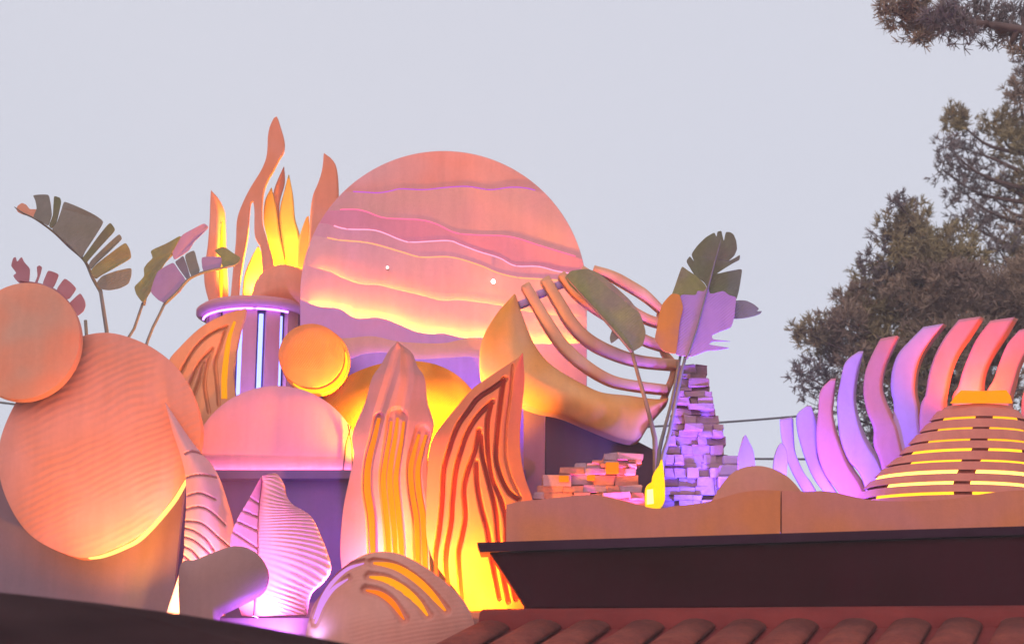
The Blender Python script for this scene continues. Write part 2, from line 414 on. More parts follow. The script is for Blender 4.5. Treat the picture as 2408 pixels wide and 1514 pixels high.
def flood(px, py, Y, target, col, watt, label, angle=70, z=None, size=0.066, group='coloured flood lamps hidden among the set pieces'):
    """small flood lamp on a yoke; it gives off the light itself"""
    p = at(px, py, Y)
    HT = 0.10
    if z is not None: p[2] = z+HT
    t = at(*target); d = Vector(t-p).normalized()
    r = thing('flood_lamp', label, 'flood lamp', (p[0], p[1], p[2]-HT), group)
    a = np.array(d.orthogonal().normalized()); b = np.cross(np.array(d), a)
    dn = np.array(d); rr = size*0.55
    def cyl(prof, nm, mt, par):
        V = [p+dn*x+ (a*math.cos(q)+b*math.sin(q))*ra for x, ra in prof for q in np.linspace(0,2*math.pi,16,endpoint=False)]
        Fc = [[k*16+i,k*16+(i+1)%16,(k+1)*16+(i+1)%16,(k+1)*16+i] for k in range(len(prof)-1) for i in range(16)]
        Fc.append(list(range(16))[::-1]); Fc.append([(len(prof)-1)*16+i for i in range(16)])
        return make(nm, V, Fc, mt, par, True)
    hs = cyl([(-0.07,rr*0.6),(-0.045,rr),(0.0,rr)], 'lamp_housing', 'steel', r)
    cyl([(0.001,rr*0.86),(0.008,rr*0.86)], 'lens', glow('lamp_lens', col, 12), hs)
    hx = size*0.75
    tube('yoke', [p+np.array([-hx,0,0]), p+np.array([-hx,0,-0.08]), p+np.array([hx,0,-0.08]), p+np.array([hx,0,0])], 0.008, 'steel', r)
    box('foot_plate', p[0]-0.06,p[0]+0.06,p[1]-0.05,p[1]+0.05,p[2]-0.10,p[2]-0.08,'steel', r)
    ld = bpy.data.lights.new('lamp_light','SPOT'); ld.energy = watt; ld.color = col
    ld.spot_size = math.radians(angle*2); ld.spot_blend = 0.9; ld.shadow_soft_size = size*0.5
    lo = bpy.data.objects.new('lamp_light', ld); COL.objects.link(lo); lo.parent = r
    lo.location = Vector(p+dn*0.03)-Vector(BASE[r.name]); lo.rotation_euler = (-d).to_track_quat('Z','Y').to_euler()
    return r

# ================================================================== SETTING
struct(make('ground', [(-400,-60,0),(400,-60,0),(400,900,0),(-400,900,0)], [[0,1,2,3]], 'ground'))

ZL, ZD, ZR, ZP = 2.75, 3.10, 3.66, 4.60       # low shelf, front deck, right deck, upper plinth
st = thing('stage_platform', 'stepped violet stage platform under the set pieces', 'platform', (-2, 15, 0))
box('front_shelf', -5.6, 0.45, 14.15, 14.995, 0, ZL, 'deck', st)
box('riser_wall', -5.6, 0.16, 15.0, 15.06, 0, ZD-0.03, 'riser', st)
box('deck_floor', -5.6, 0.45, 15.33, 19.4, ZD-0.16, ZD, 'deck', st)
box('lamp_trough', -5.6, 0.45, 15.061, 15.329, ZD-0.16, ZD-0.12, 'deck', st)
box('support_wall', -5.5, 0.40, 19.2, 19.39, 0, ZD-0.161, 'deck', st)
xr1 = at(2408,1240,14.1)[0]+1.2
box('right_floor', 0.46, xr1, 15.3, 19.4, ZR-0.10, ZR, 'deck', st)
box('support_wall', 0.50, xr1, 19.2, 19.39, 0, ZR-0.101, 'deck', st)

pw = thing('plinth_wall', 'dark violet wall that carries the striped sun and pillar', 'wall', (-1.5, 16.7, ZD))
xa, xb = at(300,1111,16.7)[0], at(1236,1111,16.7)[0]
box('wall_panel', xa, xb, 16.7, 16.8, ZD, ZP-0.0805, 'plinth', pw)
box('top_slab', xa, xb, 16.56, 18.9, ZP-0.08, ZP, 'plinth', pw)
box('rear_wall', xa, xb, 18.78, 18.88, ZD, ZP-0.0805, 'plinth', pw)

bp_ = Plane(16.75)
VP = np.linspace(at(470,1105,16.62)[0], at(840,1105,16.62)[0], 12)
tube('led_strip', [(x,16.655,ZP+0.0065) for x in VP], 0.006, glow('led_rose_edge',(1.0,0.30,0.62),40), pw)
bw = thing('wedge_wall', 'dark plum block with sloping top under the tan crescent', 'wall', tuple(at(1380,1300,16.75)*[1,1,0]+[0,0,ZR]))
g = lambda px,py: (at(px,py,16.60)[0], at(px,py,16.60)[2])
poly = [(g(1283,1300)[0], ZR), (g(1560,1300)[0], ZR), g(1560,1090), g(1535,1056), g(1500,1038), g(1283,968)]
prism('front_board', poly, 16.60, 16.88, 'plinth_d', bw)
xl = g(1232,1300)[0]; xc_ = g(1283,1300)[0]
z0_ = g(1283,968)[1]
make('side_board', [(xl,16.70,ZR),(xc_-0.002,16.59,ZR),(xc_-0.002,16.59,z0_+0.0),(xl,16.70,z0_+0.06),
                    (xl,16.88,ZR),(xc_-0.002,16.88,ZR),(xc_-0.002,16.88,z0_),(xl,16.88,z0_+0.06)],
     [[0,1,2,3],[5,4,7,6],[3,2,6,7],[1,5,6,2],[4,0,3,7],[0,4,5,1]], 'panel', bw)

lp = Plane(16.05)
lw = thing('backing_wall', 'grey mauve upright wall behind the big rippled disc', 'wall', tuple(at(200,1450,16.05)*[1,1,0]+[0,0,ZD]))
zb = at(200,1450,16.05)
q = [at(-60,1090,16.05), at(445,1090,16.05), at(434,1130,16.05), at(402,1440,16.05)]
prism('wall_board', [(q[0][0],ZD),(q[3][0],ZD),(q[2][0],q[2][2]),(q[1][0],q[1][2]),(q[0][0],q[0][2])], 16.05, 16.14, 'panel', lw)

# fascia of the right-hand canopy
def fy(px): return 15.0 - 0.9*(px-1140)/1268.0
fa = thing('canopy_fascia', 'long dark plum fascia beam with slanting cut end', 'fascia', tuple(at(1700,1400,14.6)))
def fpt(px,py): return at(px,py,fy(px))
def slab(name, L4, depth, mat, par):
    """four front corners (left top, right top, right bottom, left bottom) given depth"""
    f_ = np.array(L4); b_ = f_+np.array([0,depth,0]); V = np.vstack([f_,b_])
    return make(name, V, [[0,3,2,1],[4,5,6,7],[0,1,5,4],[3,7,6,2],[1,2,6,5],[0,4,7,3]], mat, par)
RX = 2600
slab('fascia_board', [fpt(1152,1300), fpt(RX,1300-1448*0.0315), fpt(RX,1425), fpt(1238,1425)], 0.28, 'fascia', fa)
slab('top_lip', [fpt(1122,1277)+[0,-0.05,0], fpt(RX,1277-1478*0.030)+[0,-0.05,0], fpt(RX,1298.5-1478*0.0312)+[0,-0.05,0], fpt(1130,1299)+[0,-0.05,0]], 0.34, 'fascia_lip', fa)
slab('under_trim', [fpt(1233,1426)+[0,0.01,0], fpt(RX,1426)+[0,0.01,0], fpt(RX,1440)+[0,0.01,0], fpt(1246,1440)+[0,0.01,0]], 0.22, 'fascia', fa)
for px in (1300, 1700, 2100, 2500):
    a_ = fpt(px,1425); box('support_post', a_[0]-0.05,a_[0]+0.05,a_[1]+0.32,a_[1]+0.42,0,ZR-0.101,'steel',fa)

# tiled roof in front of the fascia
ro = thing('tiled_roof', 'reddish clay roof with slanting rounded tile rows', 'roof', (2.4, 13.6, 0))
e0 = at(1130,1470,14.3); e1 = at(2600,1462,13.55)           # upper edge
dn_ = np.array([-0.62,-1.55,-0.52])                         # down the slope
ridge_dir = (e1-e0)
def rp(a,b,h=0.0):
    n_ = np.cross(ridge_dir, dn_); n_ /= np.linalg.norm(n_)
    if n_[2] < 0: n_ = -n_
    return e0+ridge_dir*a+dn_*b+n_*h
Vb = [rp(0.0,0),rp(1.05,0),rp(1.05,1.2),rp(0.0,1.2)]; Vb += [v-np.array([0,0,0.12]) for v in Vb]
make('roof_bed', Vb, [[0,3,2,1],[4,5,6,7],[0,1,5,4],[2,3,7,6],[1,2,6,5],[0,4,7,3]], 'tile_base', ro)
# smooth mortar ridge along the upper edge
def halfpipe(p, q, up, r0, r1, seg=8, th=0.018, hs=0.9):
    ax = (q-p)/np.linalg.norm(q-p); sd_ = np.cross(ax, up); sd_ /= np.linalg.norm(sd_); up = np.cross(sd_, ax)
    V = []
    for e, r in ((p,r0),(q,r1)):
        for rad in (r, r-th):
            for k in range(seg+1):
                t = math.pi*k/seg; V.append(e+sd_*rad*math.cos(t)+up*rad*math.sin(t)*hs)
    n = seg+1; Fc = []
    for k in range(seg):
        Fc += [[k,k+1,2*n+k+1,2*n+k],[n+k,3*n+k,3*n+k+1,n+k+1],[k,n+k,n+k+1,k+1],[2*n+k,2*n+k+1,3*n+k+1,3*n+k]]
    Fc += [[0,2*n,3*n,n],[seg,n+seg,3*n+seg,2*n+seg]]
    return V, Fc
upv = np.cross(ridge_dir, dn_); upv /= np.linalg.norm(upv); upv *= (1 if upv[2] > 0 else -1)
nrow = 13
for i in range(nrow):
    a_ = 0.03+1.01*i/(nrow-1)
    for k in range(2):
        b0, b1 = 0.10+k*0.56+rng.uniform(-.012,.012), 0.10+(k+1)*0.56+0.05
        j = rng.uniform(-.004,.004)
        V, Fc = halfpipe(rp(a_+j, b0, 0.018+0.0), rp(a_+j, b1, 0.030+0.006*rng.uniform()), upv, 0.150, 0.165, hs=0.42)
        make('roof_tile', V, Fc, 'tile', ro, True)
V, Fc = halfpipe(rp(0.0,-0.02,-0.06), rp(1.05,-0.02,-0.06), upv, 0.20, 0.20, 12, 0.03)
make('ridge_cap', V, Fc, 'tile_base', ro, True)
for a_ in (0.1, 0.5, 0.95):
    p_ = rp(a_,0.3); box('roof_post', p_[0]-.06,p_[0]+.06,p_[1]-.06,p_[1]+.06,0,p_[2]-0.13,'mast',ro)

# dark parasol in the near left
pr = thing('parasol', 'dark brown canvas parasol with sloping top', 'parasol', (-3.05, 9.3, 0))
ap = np.array([-3.05, 9.3, 2.68]); Rp = 3.7; zr = 2.02
rim = [np.array([ap[0]+Rp*math.cos(t), ap[1]+Rp*0.62*math.sin(t), zr]) for t in np.linspace(0,2*math.pi,12,endpoint=False)+0.26]
for i in range(12):
    a_, b_ = rim[i], rim[(i+1)%12]; V = []; n = 9
    for u in np.linspace(0.02,1,n):
        for w in np.linspace(0,1,5):
            p_ = ap+(a_*(1-w)+b_*w-ap)*u; p_[2] += 0.09*math.sin(math.pi*u)*1.0-0.07*math.sin(math.pi*w)*u; V.append(p_)
    V = np.array(V); m_ = len(V); V = np.vstack([V, V-[0,0,0.006]])
    Fc = []
    for u in range(n-1):
        for w in range(4):
            k = u*5+w; Fc += [[k,k+5,k+6,k+1],[m_+k,m_+k+1,m_+k+6,m_+k+5]]
    make('canopy_panel', V, Fc, 'awning', pr, True)
    tube('rib', [ap-[0,0,.06], (ap+a_)/2+[0,0,.03], a_-[0,0,.03]], 0.012, 'steel', pr)
tube('pole', [ap*[1,1,0], ap-[0,0,0.05]], 0.035, 'mast', pr)
tube('base_weight', [ap*[1,1,0], ap*[1,1,0]+[0,0,0.1]], 0.4, 'steel', pr, seg=20)

# ================================================================== SET PIECES, LEFT
def tpt(px, py, Y, z): p = at(px,py,Y); return (p[0], p[1], z)
# big rippled disc
plA = Plane(15.62, 235, 1045, sx=0.10)
t = thing('rippled_disc', 'big salmon disc with sand ripples and glowing lower rim', 'disc', tpt(235,1300,15.62,ZD))
outA = [(245,782),(330,803),(400,848),(443,905),(470,985),(470,1045),(450,1100),(399,1179),(329,1257),(230,1304),(164,1306),(66,1253),(8,1154),(-3,1055),(29,961),(88,872),(160,805)]
pillow('disc_face', outA, plA, 0.16, 0.05, 'disc', t, n=120, power=6)
for px in (180, 300):
    a_ = at(px,1150,15.8); tube('bracket', [a_, (a_[0],16.06,a_[2])], 0.025, 'steel', t)
    a_ = at(px,1000,15.8); tube('prop', [a_, (a_[0],16.3,a_[2]-0.1), (a_[0],16.3,ZD)], 0.025, 'steel', t)
inA = inset(crom(outA,120,True)*1.0, 14 if area2(crom(outA,120,True))>0 else 14)
seg_ = [tuple(p) for p in crom([(440,1105),(392,1170),(322,1246),(228,1292),(168,1294)], 30)]
seg2 = [tuple(p) for p in crom([(456,1092),(436,1124),(402,1180),(332,1258),(285,1286),(232,1306),(190,1310)], 40)]
ribbon('led_strip', seg2, [1,4,5.5,4.5,1.5], plA, 0.01, glow('lit_rim_amber', (1.0,0.66,0.16), 1.5), t, off=0.03, smooth_pts=False, back=0.10)  # light on the disc's lower side, drawn as a glowing strip
# small sand disc
plB = Plane(15.32, 60, 802, sx=0.10)
t = thing('sand_disc', 'smaller sand coloured disc overlapping the rippled disc', 'disc', tpt(60,940,15.32,at(60,1000,15.5)[2]))
outB = [(55+132*math.cos(a)+10*math.sin(a)*-1, 802+137*math.sin(a)) for a in np.linspace(0,2*math.pi,40,endpoint=False)]
pillow('disc_face', outB, plB, 0.13, 0.05, 'disc_small', t, n=96, power=5)
a_ = at(75,900,15.44); tube('bracket', [a_, (a_[0],16.3,a_[2]), (a_[0],16.3,ZD)], 0.022, 'steel', t)

# pink leaf pieces
plL = Plane(15.55, 470, 1200)
t = thing('pointed_leaf_board', 'pink pointed leaf board with curved dark creases', 'leaf board', tpt(470,1440,15.55,ZD))
Lft = [(388,945),(404,1008),(424,1070),(436,1121)]+R_low([(138,400),(128,580),(118,740),(60,940),(8,1100)])
Rgt = [(388,945)]+R_low([(150,-40),(230,60),(300,140),(350,230),(400,380),(440,540),(440,700),(420,900),(380,1100)])
crs = [R_low(c_) for c_ in ([(140,80),(200,68),(250,80)],[(145,225),(240,220),(330,225)],[(150,340),(240,335),(330,370)],[(140,425),(230,420),(300,445),(390,530)],[(140,500),(250,525),(340,600),(420,670)],[(135,545),(200,570),(270,620),(320,690)],[(130,600),(200,630),(260,680),(300,720)],[(125,660),(180,690),(220,735)],[(125,720),(170,760),(210,800)])]
cfl = carve(crs, 0.8, 0.045, 2.2)
ruled('leaf_blade', Lft, Rgt, plL, 0.06, 'leaf_pink', t, nu=60, nv=200, f=lambda u,v,x,y: -0.10*np.sin(math.pi*u)*np.sin(math.pi*np.clip(v*1.1,0,1))+cfl(u,v,x,y))

plL2 = Plane(15.42, 660, 1280)
t = thing('folded_leaf_board', 'pink folded leaf board with fine ribbing and violet foot', 'leaf board', tpt(660,1440,15.42,ZD))
spn = R_low([(625,232),(608,400),(600,560),(600,700),(590,900),(570,1105)])
lft = R_low([(622,232),(580,310),(530,400),(472,500),(430,620),(440,780),(470,1000),(500,1105)])
rgt = R_low([(640,228),(720,214),(765,270),(785,350),(830,410),(900,450),(955,500),(1000,600),(1040,700),(1065,810),(1020,890),(940,970),(910,1105)])
cf2 = carve([R_low(c_) for c_ in ([(500,340),(620,395)],[(470,430),(620,480)],[(445,500),(620,570)],[(420,560),(620,690)],[(430,700),(620,800)])], 0.8, 0.04, 2.2)
ruled('leaf_flap', lft, spn, plL2, 0.03, 'leaf_pink', t, nu=40, nv=120, f=lambda u,v,x,y: -0.12*(1-u)+cf2(u,v,x,y), off=0.03)
ruled('ribbed_flap', spn, rgt, plL2, 0.03, 'leaf_pink', t, nu=26, nv=440, f=lambda u,v,x,y: -0.13*np.sin(u*math.pi*0.6)-0.0085*np.sin((v-0.16*u-0.04*np.sin(v*9))*210)*np.clip(u*1.6-0.1,0.15,1), off=-0.005)
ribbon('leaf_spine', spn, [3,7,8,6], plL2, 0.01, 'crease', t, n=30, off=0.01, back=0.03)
plP = Plane(14.85, 520, 1370)
t = thing('rounded_shell', 'dull mauve rounded shell with fine hatching', 'shell', tpt(500,1480,14.85,ZL))
outP = R_low([(100,785),(200,745),(310,700),(430,660),(530,672),(605,722),(650,800),(655,870),(620,950),(520,1010),(420,1060),(340,1110),(330,1250),(330,1420),(100,1420),(95,1100)])
pillow('shell_body', outP, plP, 0.10, 0.08, 'pebble', t, n=110, power=4.5)

# arched ribbed shell with glowing grooves
plS = Plane(14.78, 900, 1420)
t = thing('arched_shell', 'arched sand shell with three glowing orange grooves', 'shell', tpt(920,1530,14.78,ZL))
outS = R_low([(880,1330),(930,1080),(1000,950),(1100,822),(1230,732),(1360,695),(1500,710),(1640,780),(1780,880),(1900,1000),(1965,1130),(2000,1330)])
outS = list(map(tuple, crom(outS, 70)))+[(1130,1545),(1000,1548),(850,1548),(740,1545)]
gro = [R_low([(1330,768),(1450,790),(1560,850),(1680,950),(1790,1075)]), R_low([(1310,862),(1420,885),(1530,950),(1620,1030),(1680,1112)]), R_low([(1290,950),(1380,975),(1460,1035),(1535,1140)])]
grl = [R_low([(1270,768),(1170,800),(1080,880),(1010,980),(950,1120)]), R_low([(1170,870),(1080,930),(1010,1030),(960,1150)])]
cf = carve(gro, 9.5, 0.055, 4); cl = carve(grl, 7, 0.05, 5)
V0 = np.array(crom(outS, 200, True))
pillow('shell_body', V0, plS, 0.10, 0.30, 'shell', t, rings=60, f=lambda x,y: cf(0,0,x,y)+cl(0,0,x,y), smooth_pts=False, power=2.2, center=(915,1535))
def surf_off(x, y):
    c = np.array([915,1535.0]); P = V0; ang = np.arctan2(P[:,1]-c[1], P[:,0]-c[0]); r = np.hypot(P[:,0]-c[0],P[:,1]-c[1])
    o = np.argsort(ang); s = np.hypot(x-c[0],y-c[1])/np.interp(np.arctan2(y-c[1],x-c[0]), ang[o], r[o]); return -0.30*(1-s**2.2)
def groove_led(name, path, w, col, strength, par):
    P = crom(path, 24)
    for k in range(1):
        offs = surf_off(P[:,0], P[:,1])
        t_ = np.gradient(P,axis=0); t_ /= np.linalg.norm(t_,axis=1,keepdims=True); nr = np.stack([-t_[:,1],t_[:,0]],-1)
        wv = w*np.sin(np.linspace(0.25,math.pi-0.25,24))
        V = []
        for s_ in (-.5,.5):
            qq = P+nr*(wv*s_)[:,None]; V.append(plS(qq[:,0],qq[:,1],offs+0.040))
        for s_ in (.5,-.5):
            qq = P+nr*(wv*s_)[:,None]; V.append(plS(qq[:,0],qq[:,1],offs+0.052))
        V = np.vstack(V); Fc = [[a*24+i, a*24+i+1, ((a+1)%4)*24+i+1, ((a+1)%4)*24+i] for a in range(4) for i in range(23)]
        Fc += [[0,24,48,72],[23,95,71,47]]
        make(name, V, Fc, glow('led_groove', col, strength), par)
for g_ in grl: groove_led('led_strip', g_, 12, (0.75,0.30,0.85), 0.75, t)
groove_led('led_strip', gro[0], 20, (1.0,0.29,0.005), 0.95, t); groove_led('led_strip', gro[1], 18, (1.0,0.35,0.005), 0.95, t); groove_led('led_strip', gro[2], 13, (1.0,0.2,0.005), 0.9, t)

# pink half disc on the violet wall
plH = Plane(16.73, 650, 1112, sx=-0.02)
t = thing('half_disc', 'pink half disc standing flat edge down on violet wall', 'half disc', tpt(650,1112,16.72,ZP))
arc = [(650+205*math.cos(a), 1113-206*math.sin(a)) for a in np.linspace(0.03,math.pi-0.03,60)]
pillow('disc_face', arc+[(448,1122),(560,1118),(650,1115),(740,1112),(852,1107)], plH, 0.10, 0.03, 'semi', t, smooth_pts=False, power=8, center=(650,1020))
for px in (560,740): a_ = at(px,1100,16.9); tube('strut', [a_+[0,-0.06,0.3], (a_[0],17.2,ZP)], 0.015, 'steel', t)
# thin crossed rods beside it
t = thing('crossed_rods', 'two thin dark crossed rods between half disc and mauve petal', 'rods', tpt(822,1110,16.6,ZP))
plR = Plane(16.68, 822, 1050)
tube('rod', [plR(np.array([x]),np.array([y]))[0] for x,y in ((806,1110),(814,1040),(826,1000))], 0.006, 'steel', t)
tube('rod', [plR(np.array([x]),np.array([y]),-0.012)[0] for x,y in ((829,1110),(828,1050),(818,998))], 0.006, 'steel', t)

# grained orange disc
plO = Plane(16.78, 734, 838, sx=0.18, sz=0.10)
t = thing('orange_disc', 'small thick orange disc with fine grain and yellow lit rim', 'disc', tpt(734,838,16.9,ZP))
cO = [(732+77*math.cos(a), 836+75*math.sin(a)) for a in np.linspace(0,2*math.pi,64,endpoint=False)]
pillow('disc_face', cO, plO, 0.02, 0.015, 'orange_disc', t, smooth_pts=False, power=6)
cO2 = [(741+81*math.cos(a), 847+80*math.sin(a)) for a in np.linspace(0,2*math.pi,64,endpoint=False)]
sheet('disc_rim', cO2, plO, 0.10, 'orange_disc', t, smooth_pts=False, off=0.022)
ribbon('led_strip', [(739+75*math.cos(a), 845+74*math.sin(a)) for a in np.linspace(-0.25,2.3,30)], [3,9,11,9,3], plO, 0.006, glow('lit_disc_rim',(1.0,0.55,0.01),1.25), t, off=0.018, back=0.003, smooth_pts=False)  # yellow light on the disc's side, put in as a glowing ribbon
a_ = at(736,850,16.92); tube('prop', [a_+[0,-0.02,0], (a_[0],17.06,a_[2]-0.25), (a_[0],17.06,ZP)], 0.02, 'steel', t)

# lined orange dome
plD = Plane(16.92, 940, 920)
t = thing('lined_dome', 'wide orange dome with fine lines glowing below the striped sun', 'dome', tpt(940,1000,16.92,ZP))
outD = [(745,960),(775,915),(830,878),(890,856),(950,848),(1010,853),(1060,872),(1100,905),(1130,950),(1150,1050),(1150,1108),(1000,1110),(850,1110),(745,1108),(738,1040)]
pillow('dome_body', outD, plD, 0.10, 0.14, 'orange_dome', t, n=110, power=2.6, center=(945,1010))

# ------------------------------------------------------------------ pillar with flames
cY = 18.42; cX = at(602,800,cY)[0]; zt = at(602,722,cY-0.5)[2]
t = thing('flame_pillar', 'mauve pillar with violet lit slots and a flared cap', 'pillar', (cX,cY,ZP))
Rk = 118/F*cY/1.0*1.02
gaps = [math.radians(a) for a in (-66,-39,-12.5,14,41,68)]
gw = math.radians(5.2)
edges = [-math.pi]+[x for g_ in gaps for x in (g_-gw, g_+gw)]+[math.pi]
zs = ZP
for i in range(0,len(edges),2):
    a0,a1 = edges[i], edges[i+1]; nseg = max(4,int((a1-a0)/0.12)+2)
    A = np.linspace(a0,a1,nseg); V = []
    for z_ in (zs, zt):
        for r_ in (Rk, Rk-0.06):
            V += [(cX+r_*math.sin(a), cY-r_*math.cos(a), z_) for a in A]
    n_ = nseg; Fc = []
    for k in range(n_-1):
        Fc += [[k,k+1,2*n_+k+1,2*n_+k],[n_+k+1,n_+k,3*n_+k,3*n_+k+1],[2*n_+k,2*n_+k+1,3*n_+k+1,3*n_+k],[k,n_+k,n_+k+1,k+1]]
    Fc += [[0,2*n_,3*n_,n_],[n_-1,2*n_-1,4*n_-1,3*n_-1]]
    make('stave', V, Fc, 'column', t)
lathe('core', [(Rk-0.10,zs),(Rk-0.10,zt)], (cX,cY), 'column_dark', t)
ledv = glow('led_violet_slot', (0.22,0.26,1.0), 3.2)
for g_ in gaps[1:5]:
    r_ = Rk-0.075; tube('led_strip', [(cX+r_*math.sin(g_), cY-r_*math.cos(g_), zs+0.02),(cX+r_*math.sin(g_), cY-r_*math.cos(g_), zt-0.06)], 0.024, ledv, t)
Rc = 142/F*cY*1.03
lathe('cap_plate', [(0.02,zt+0.001),(Rc-0.05,zt+0.001),(Rc,zt+0.03),(Rc,zt+0.07),(Rc-0.04,zt+0.10),(0.02,zt+0.10)], (cX,cY), 'column', t)
cv = np.linspace(-1.35,0.75,22); tube('led_strip', [(cX+(Rk+0.035)*math.sin(a), cY-(Rk+0.035)*math.cos(a), zt-0.03) for a in cv], 0.012, glow('led_violet_cap', VIOLET, 7), t)
ZC = zt+0.10
# carved leaf leaning on the pillar
plC = Plane(17.0, 495, 860)
t = thing('carved_leaf_board', 'peach carved leaf board with chevron grooves against the pillar', 'leaf board', tpt(495,985,17.0,ZP))
Lc = R_col([(230,1100),(215,880),(175,720),(110,590),(30,480),(110,370),(250,240),(400,160),(542,118)])
Rc_ = R_col([(500,1100),(480,860),(472,690),(460,560),(476,420),(505,270),(530,190),(542,130),(543,118)])
cg = [R_col([(110,540),(200,390),(300,295),(412,240)]), R_col([(412,240),(380,350),(340,480),(350,600),(362,760)]), R_col([(160,650),(230,490),(318,388)]), R_col([(318,388),(280,520),(270,640),(298,810)]), R_col([(192,715),(235,590),(260,480)]), ]
ruled('leaf_body', Lc, Rc_, plC, 0.08, 'carved', t, nu=110, nv=150, f=carve(cg, 2.2, 0.05, 3.0))
ribbon('led_strip', R_col([(470,205),(430,330),(402,560),(400,720)]), [6,12,14,14], plC, 0.006, glow('led_leaf_stripe', (1.0,0.36,0.005), 0.85), t, off=-0.002, back=0.01)

# flames on the cap
plF = Plane(18.22, 640, 600)
def fthing(label, px): return thing('flame_cutout', label, 'flame cutout', tpt(px,700,18.22,ZC), 'flame shaped boards on the pillar cap')
t = fthing('slim peach flame board apart on the rim of the pillar cap', 505)
A_ = R_flame([(345,1500),(305,1350),(300,1220),(325,1050),(340,850),(345,700),(350,630)]); B_ = R_flame([(462,1500),(458,1300),(450,1050),(450,850),(440,760),(400,680),(352,628)])
ruled('flame_body', A_, B_, plF, 0.03, 'flame', t, nu=12, f=lambda u,v,x,y: np.where(u>0.62,(u-0.62)*0.5,0)*np.clip(1.2-v,0,1))
ribbon('led_strip', R_flame([(415,1440),(425,1250),(425,1000),(432,860)]), [10,9,8,2], plF, 0.008, glow('lit_flame_face', (1,0.5,0.01), 1.6), t, off=0.035, back=0.0)  # lamplit inner face of the flame, drawn as a glowing strip
t = fthing('tallest flame board, swelling top on two curved legs', 625)
sheet('flame_body', R_flame([(510,1490),(515,1420),(530,1250),(550,1050),(560,880),(600,760),(660,640),(740,510),(780,400),(790,250),(810,170),(850,110),(880,180),(912,300),(905,380),(870,440),(830,520),(790,590),(755,700),(750,900),(780,1020),(830,1200),(850,1480),(770,1480),(745,1210),(735,1090),(692,1000),(688,800),(672,738),(655,800),(640,1000),(605,1200),(575,1410),(575,1490)]), plF, 0.045, 'flame', t, n=170, off=-0.14, bev=1.5)
t = fthing('small brown flame board behind the tallest flame', 655)
ruled('flame_body', R_flame([(830,1480),(810,900),(805,690),(812,600),(850,500),(885,425)]), R_flame([(880,1480),(860,900),(850,740),(862,650),(892,540),(887,425)]), plF, 0.03, 'flame', t, nu=6, off=0.12)
t = fthing('yellow lit flame board next to the tallest flame', 660)
ruled('flame_body', R_flame([(830,1480),(800,1195),(770,1000),(740,850),(750,700),(796,600)]), R_flame([(930,1480),(905,1195),(870,1000),(850,880),(832,740),(800,600)]), plF, 0.03, 'flame_back', t, nu=8, off=0.05)
t = fthing('pointed yellow flame board with a pale left edge', 680)
ruled('flame_body', R_flame([(880,1480),(880,1190),(860,960),(858,760),(890,620),(922,495)]), R_flame([(1010,1480),(1000,1195),(1008,960),(972,820),(957,650),(928,495)]), plF, 0.03, 'flame_back', t, nu=8, off=0.09)
t = fthing('short orange flame board between the yellow ones and the sun', 715)
ruled('flame_body', R_flame([(1000,1480),(985,1200),(995,1080),(1015,980),(1060,850),(1078,828)]), R_flame([(1120,1480),(1085,1225),(1090,1080),(1088,950),(1086,880),(1082,828)]), plF, 0.03, 'flame_back', t, nu=6, off=-0.02)
t = fthing('curved peach flame board half behind the striped sun', 760)
ruled('flame_body', R_flame([(1110,1480),(1085,1150),(1100,850),(1120,700),(1160,600),(1190,500),(1202,380)]), R_flame([(1330,1480),(1300,1150),(1310,850),(1312,650),(1300,500),(1270,430),(1206,378)]), plF, 0.04, 'flame', t, nu=8, off=-0.10)
t = fthing('wide flame board glowing almost white low on the cap', 600)
ruled('flame_body', R_flame([(560,1490),(572,1415),(590,1250),(640,1120),(690,1030)]), R_flame([(760,1490),(755,1415),(750,1250),(735,1120),(698,1030)]), plF, 0.03, 'flame_back', t, nu=8, off=0.10)
t = thing('small_dome', 'salmon dome seated on the pillar cap beside the sun', 'dome', tpt(660,700,18.02,ZC))
plf2 = Plane(18.02, 660, 670)
pillow('dome_body', R_flame([(655,1470),(660,1390),(690,1300),(760,1225),(870,1187),(960,1198),(1050,1240),(1120,1320),(1130,1470),(900,1478)]), plf2, 0.10, 0.10, 'flame', t, n=80, power=2.5)

# ------------------------------------------------------------------ striped sun
SUN = thing('striped_sun', 'huge round topped sun of layered wavy pink boards', 'sun board', tpt(1043,1126,17.3,ZP))
SX, SY, SR, SB = 1043, 692, 337, 1124
def sun_side(y, s): return SX+s*(math.sqrt(max(0,SR**2-(SY-y)**2)) if y < SY else SR)
edges_ = [
 [(355,320),(470,326),(560,330),(640,318),(700,305),(850,310),(1000,295),(1130,290),(1270,310),(1400,295),(1500,300),(1600,325)],
 [(260,440),(400,435),(480,450),(600,490),(820,502),(930,530),(1050,585),(1200,600),(1400,610),(1600,670),(1870,752)],
 [(220,520),(350,560),(540,570),(700,630),(780,645),(1000,635),(1080,660),(1200,705),(1330,745),(1430,795),(1580,800),(1700,830),(1890,860)],
 [(175,600),(300,630),(500,650),(700,705),(830,740),(1020,740),(1200,790),(1320,840),(1450,870),(1600,880),(1890,900)],
 [(100,790),(250,830),(330,870),(450,910),(560,915),(680,945),(850,985),(960,1015),(1060,1010),(1200,1025),(1330,1045),(1600,1100),(1890,1120)],
 [(55,1003),(180,1050),(310,1065),(420,1125),(560,1120),(680,1160),(800,1210),(900,1225),(980,1222),(1100,1250),(1230,1250),(1540,1285),(1890,1285)],
 [(55,1240),(340,1252),(520,1240),(700,1275),(960,1285),(1210,1258),(1500,1420),(1700,1560),(1890,1600)],
 [(55,1420),(360,1387),(460,1355),(610,1345),(800,1385),(1000,1378),(1200,1382),(1450,1520),(1700,1700),(1890,1740)]]
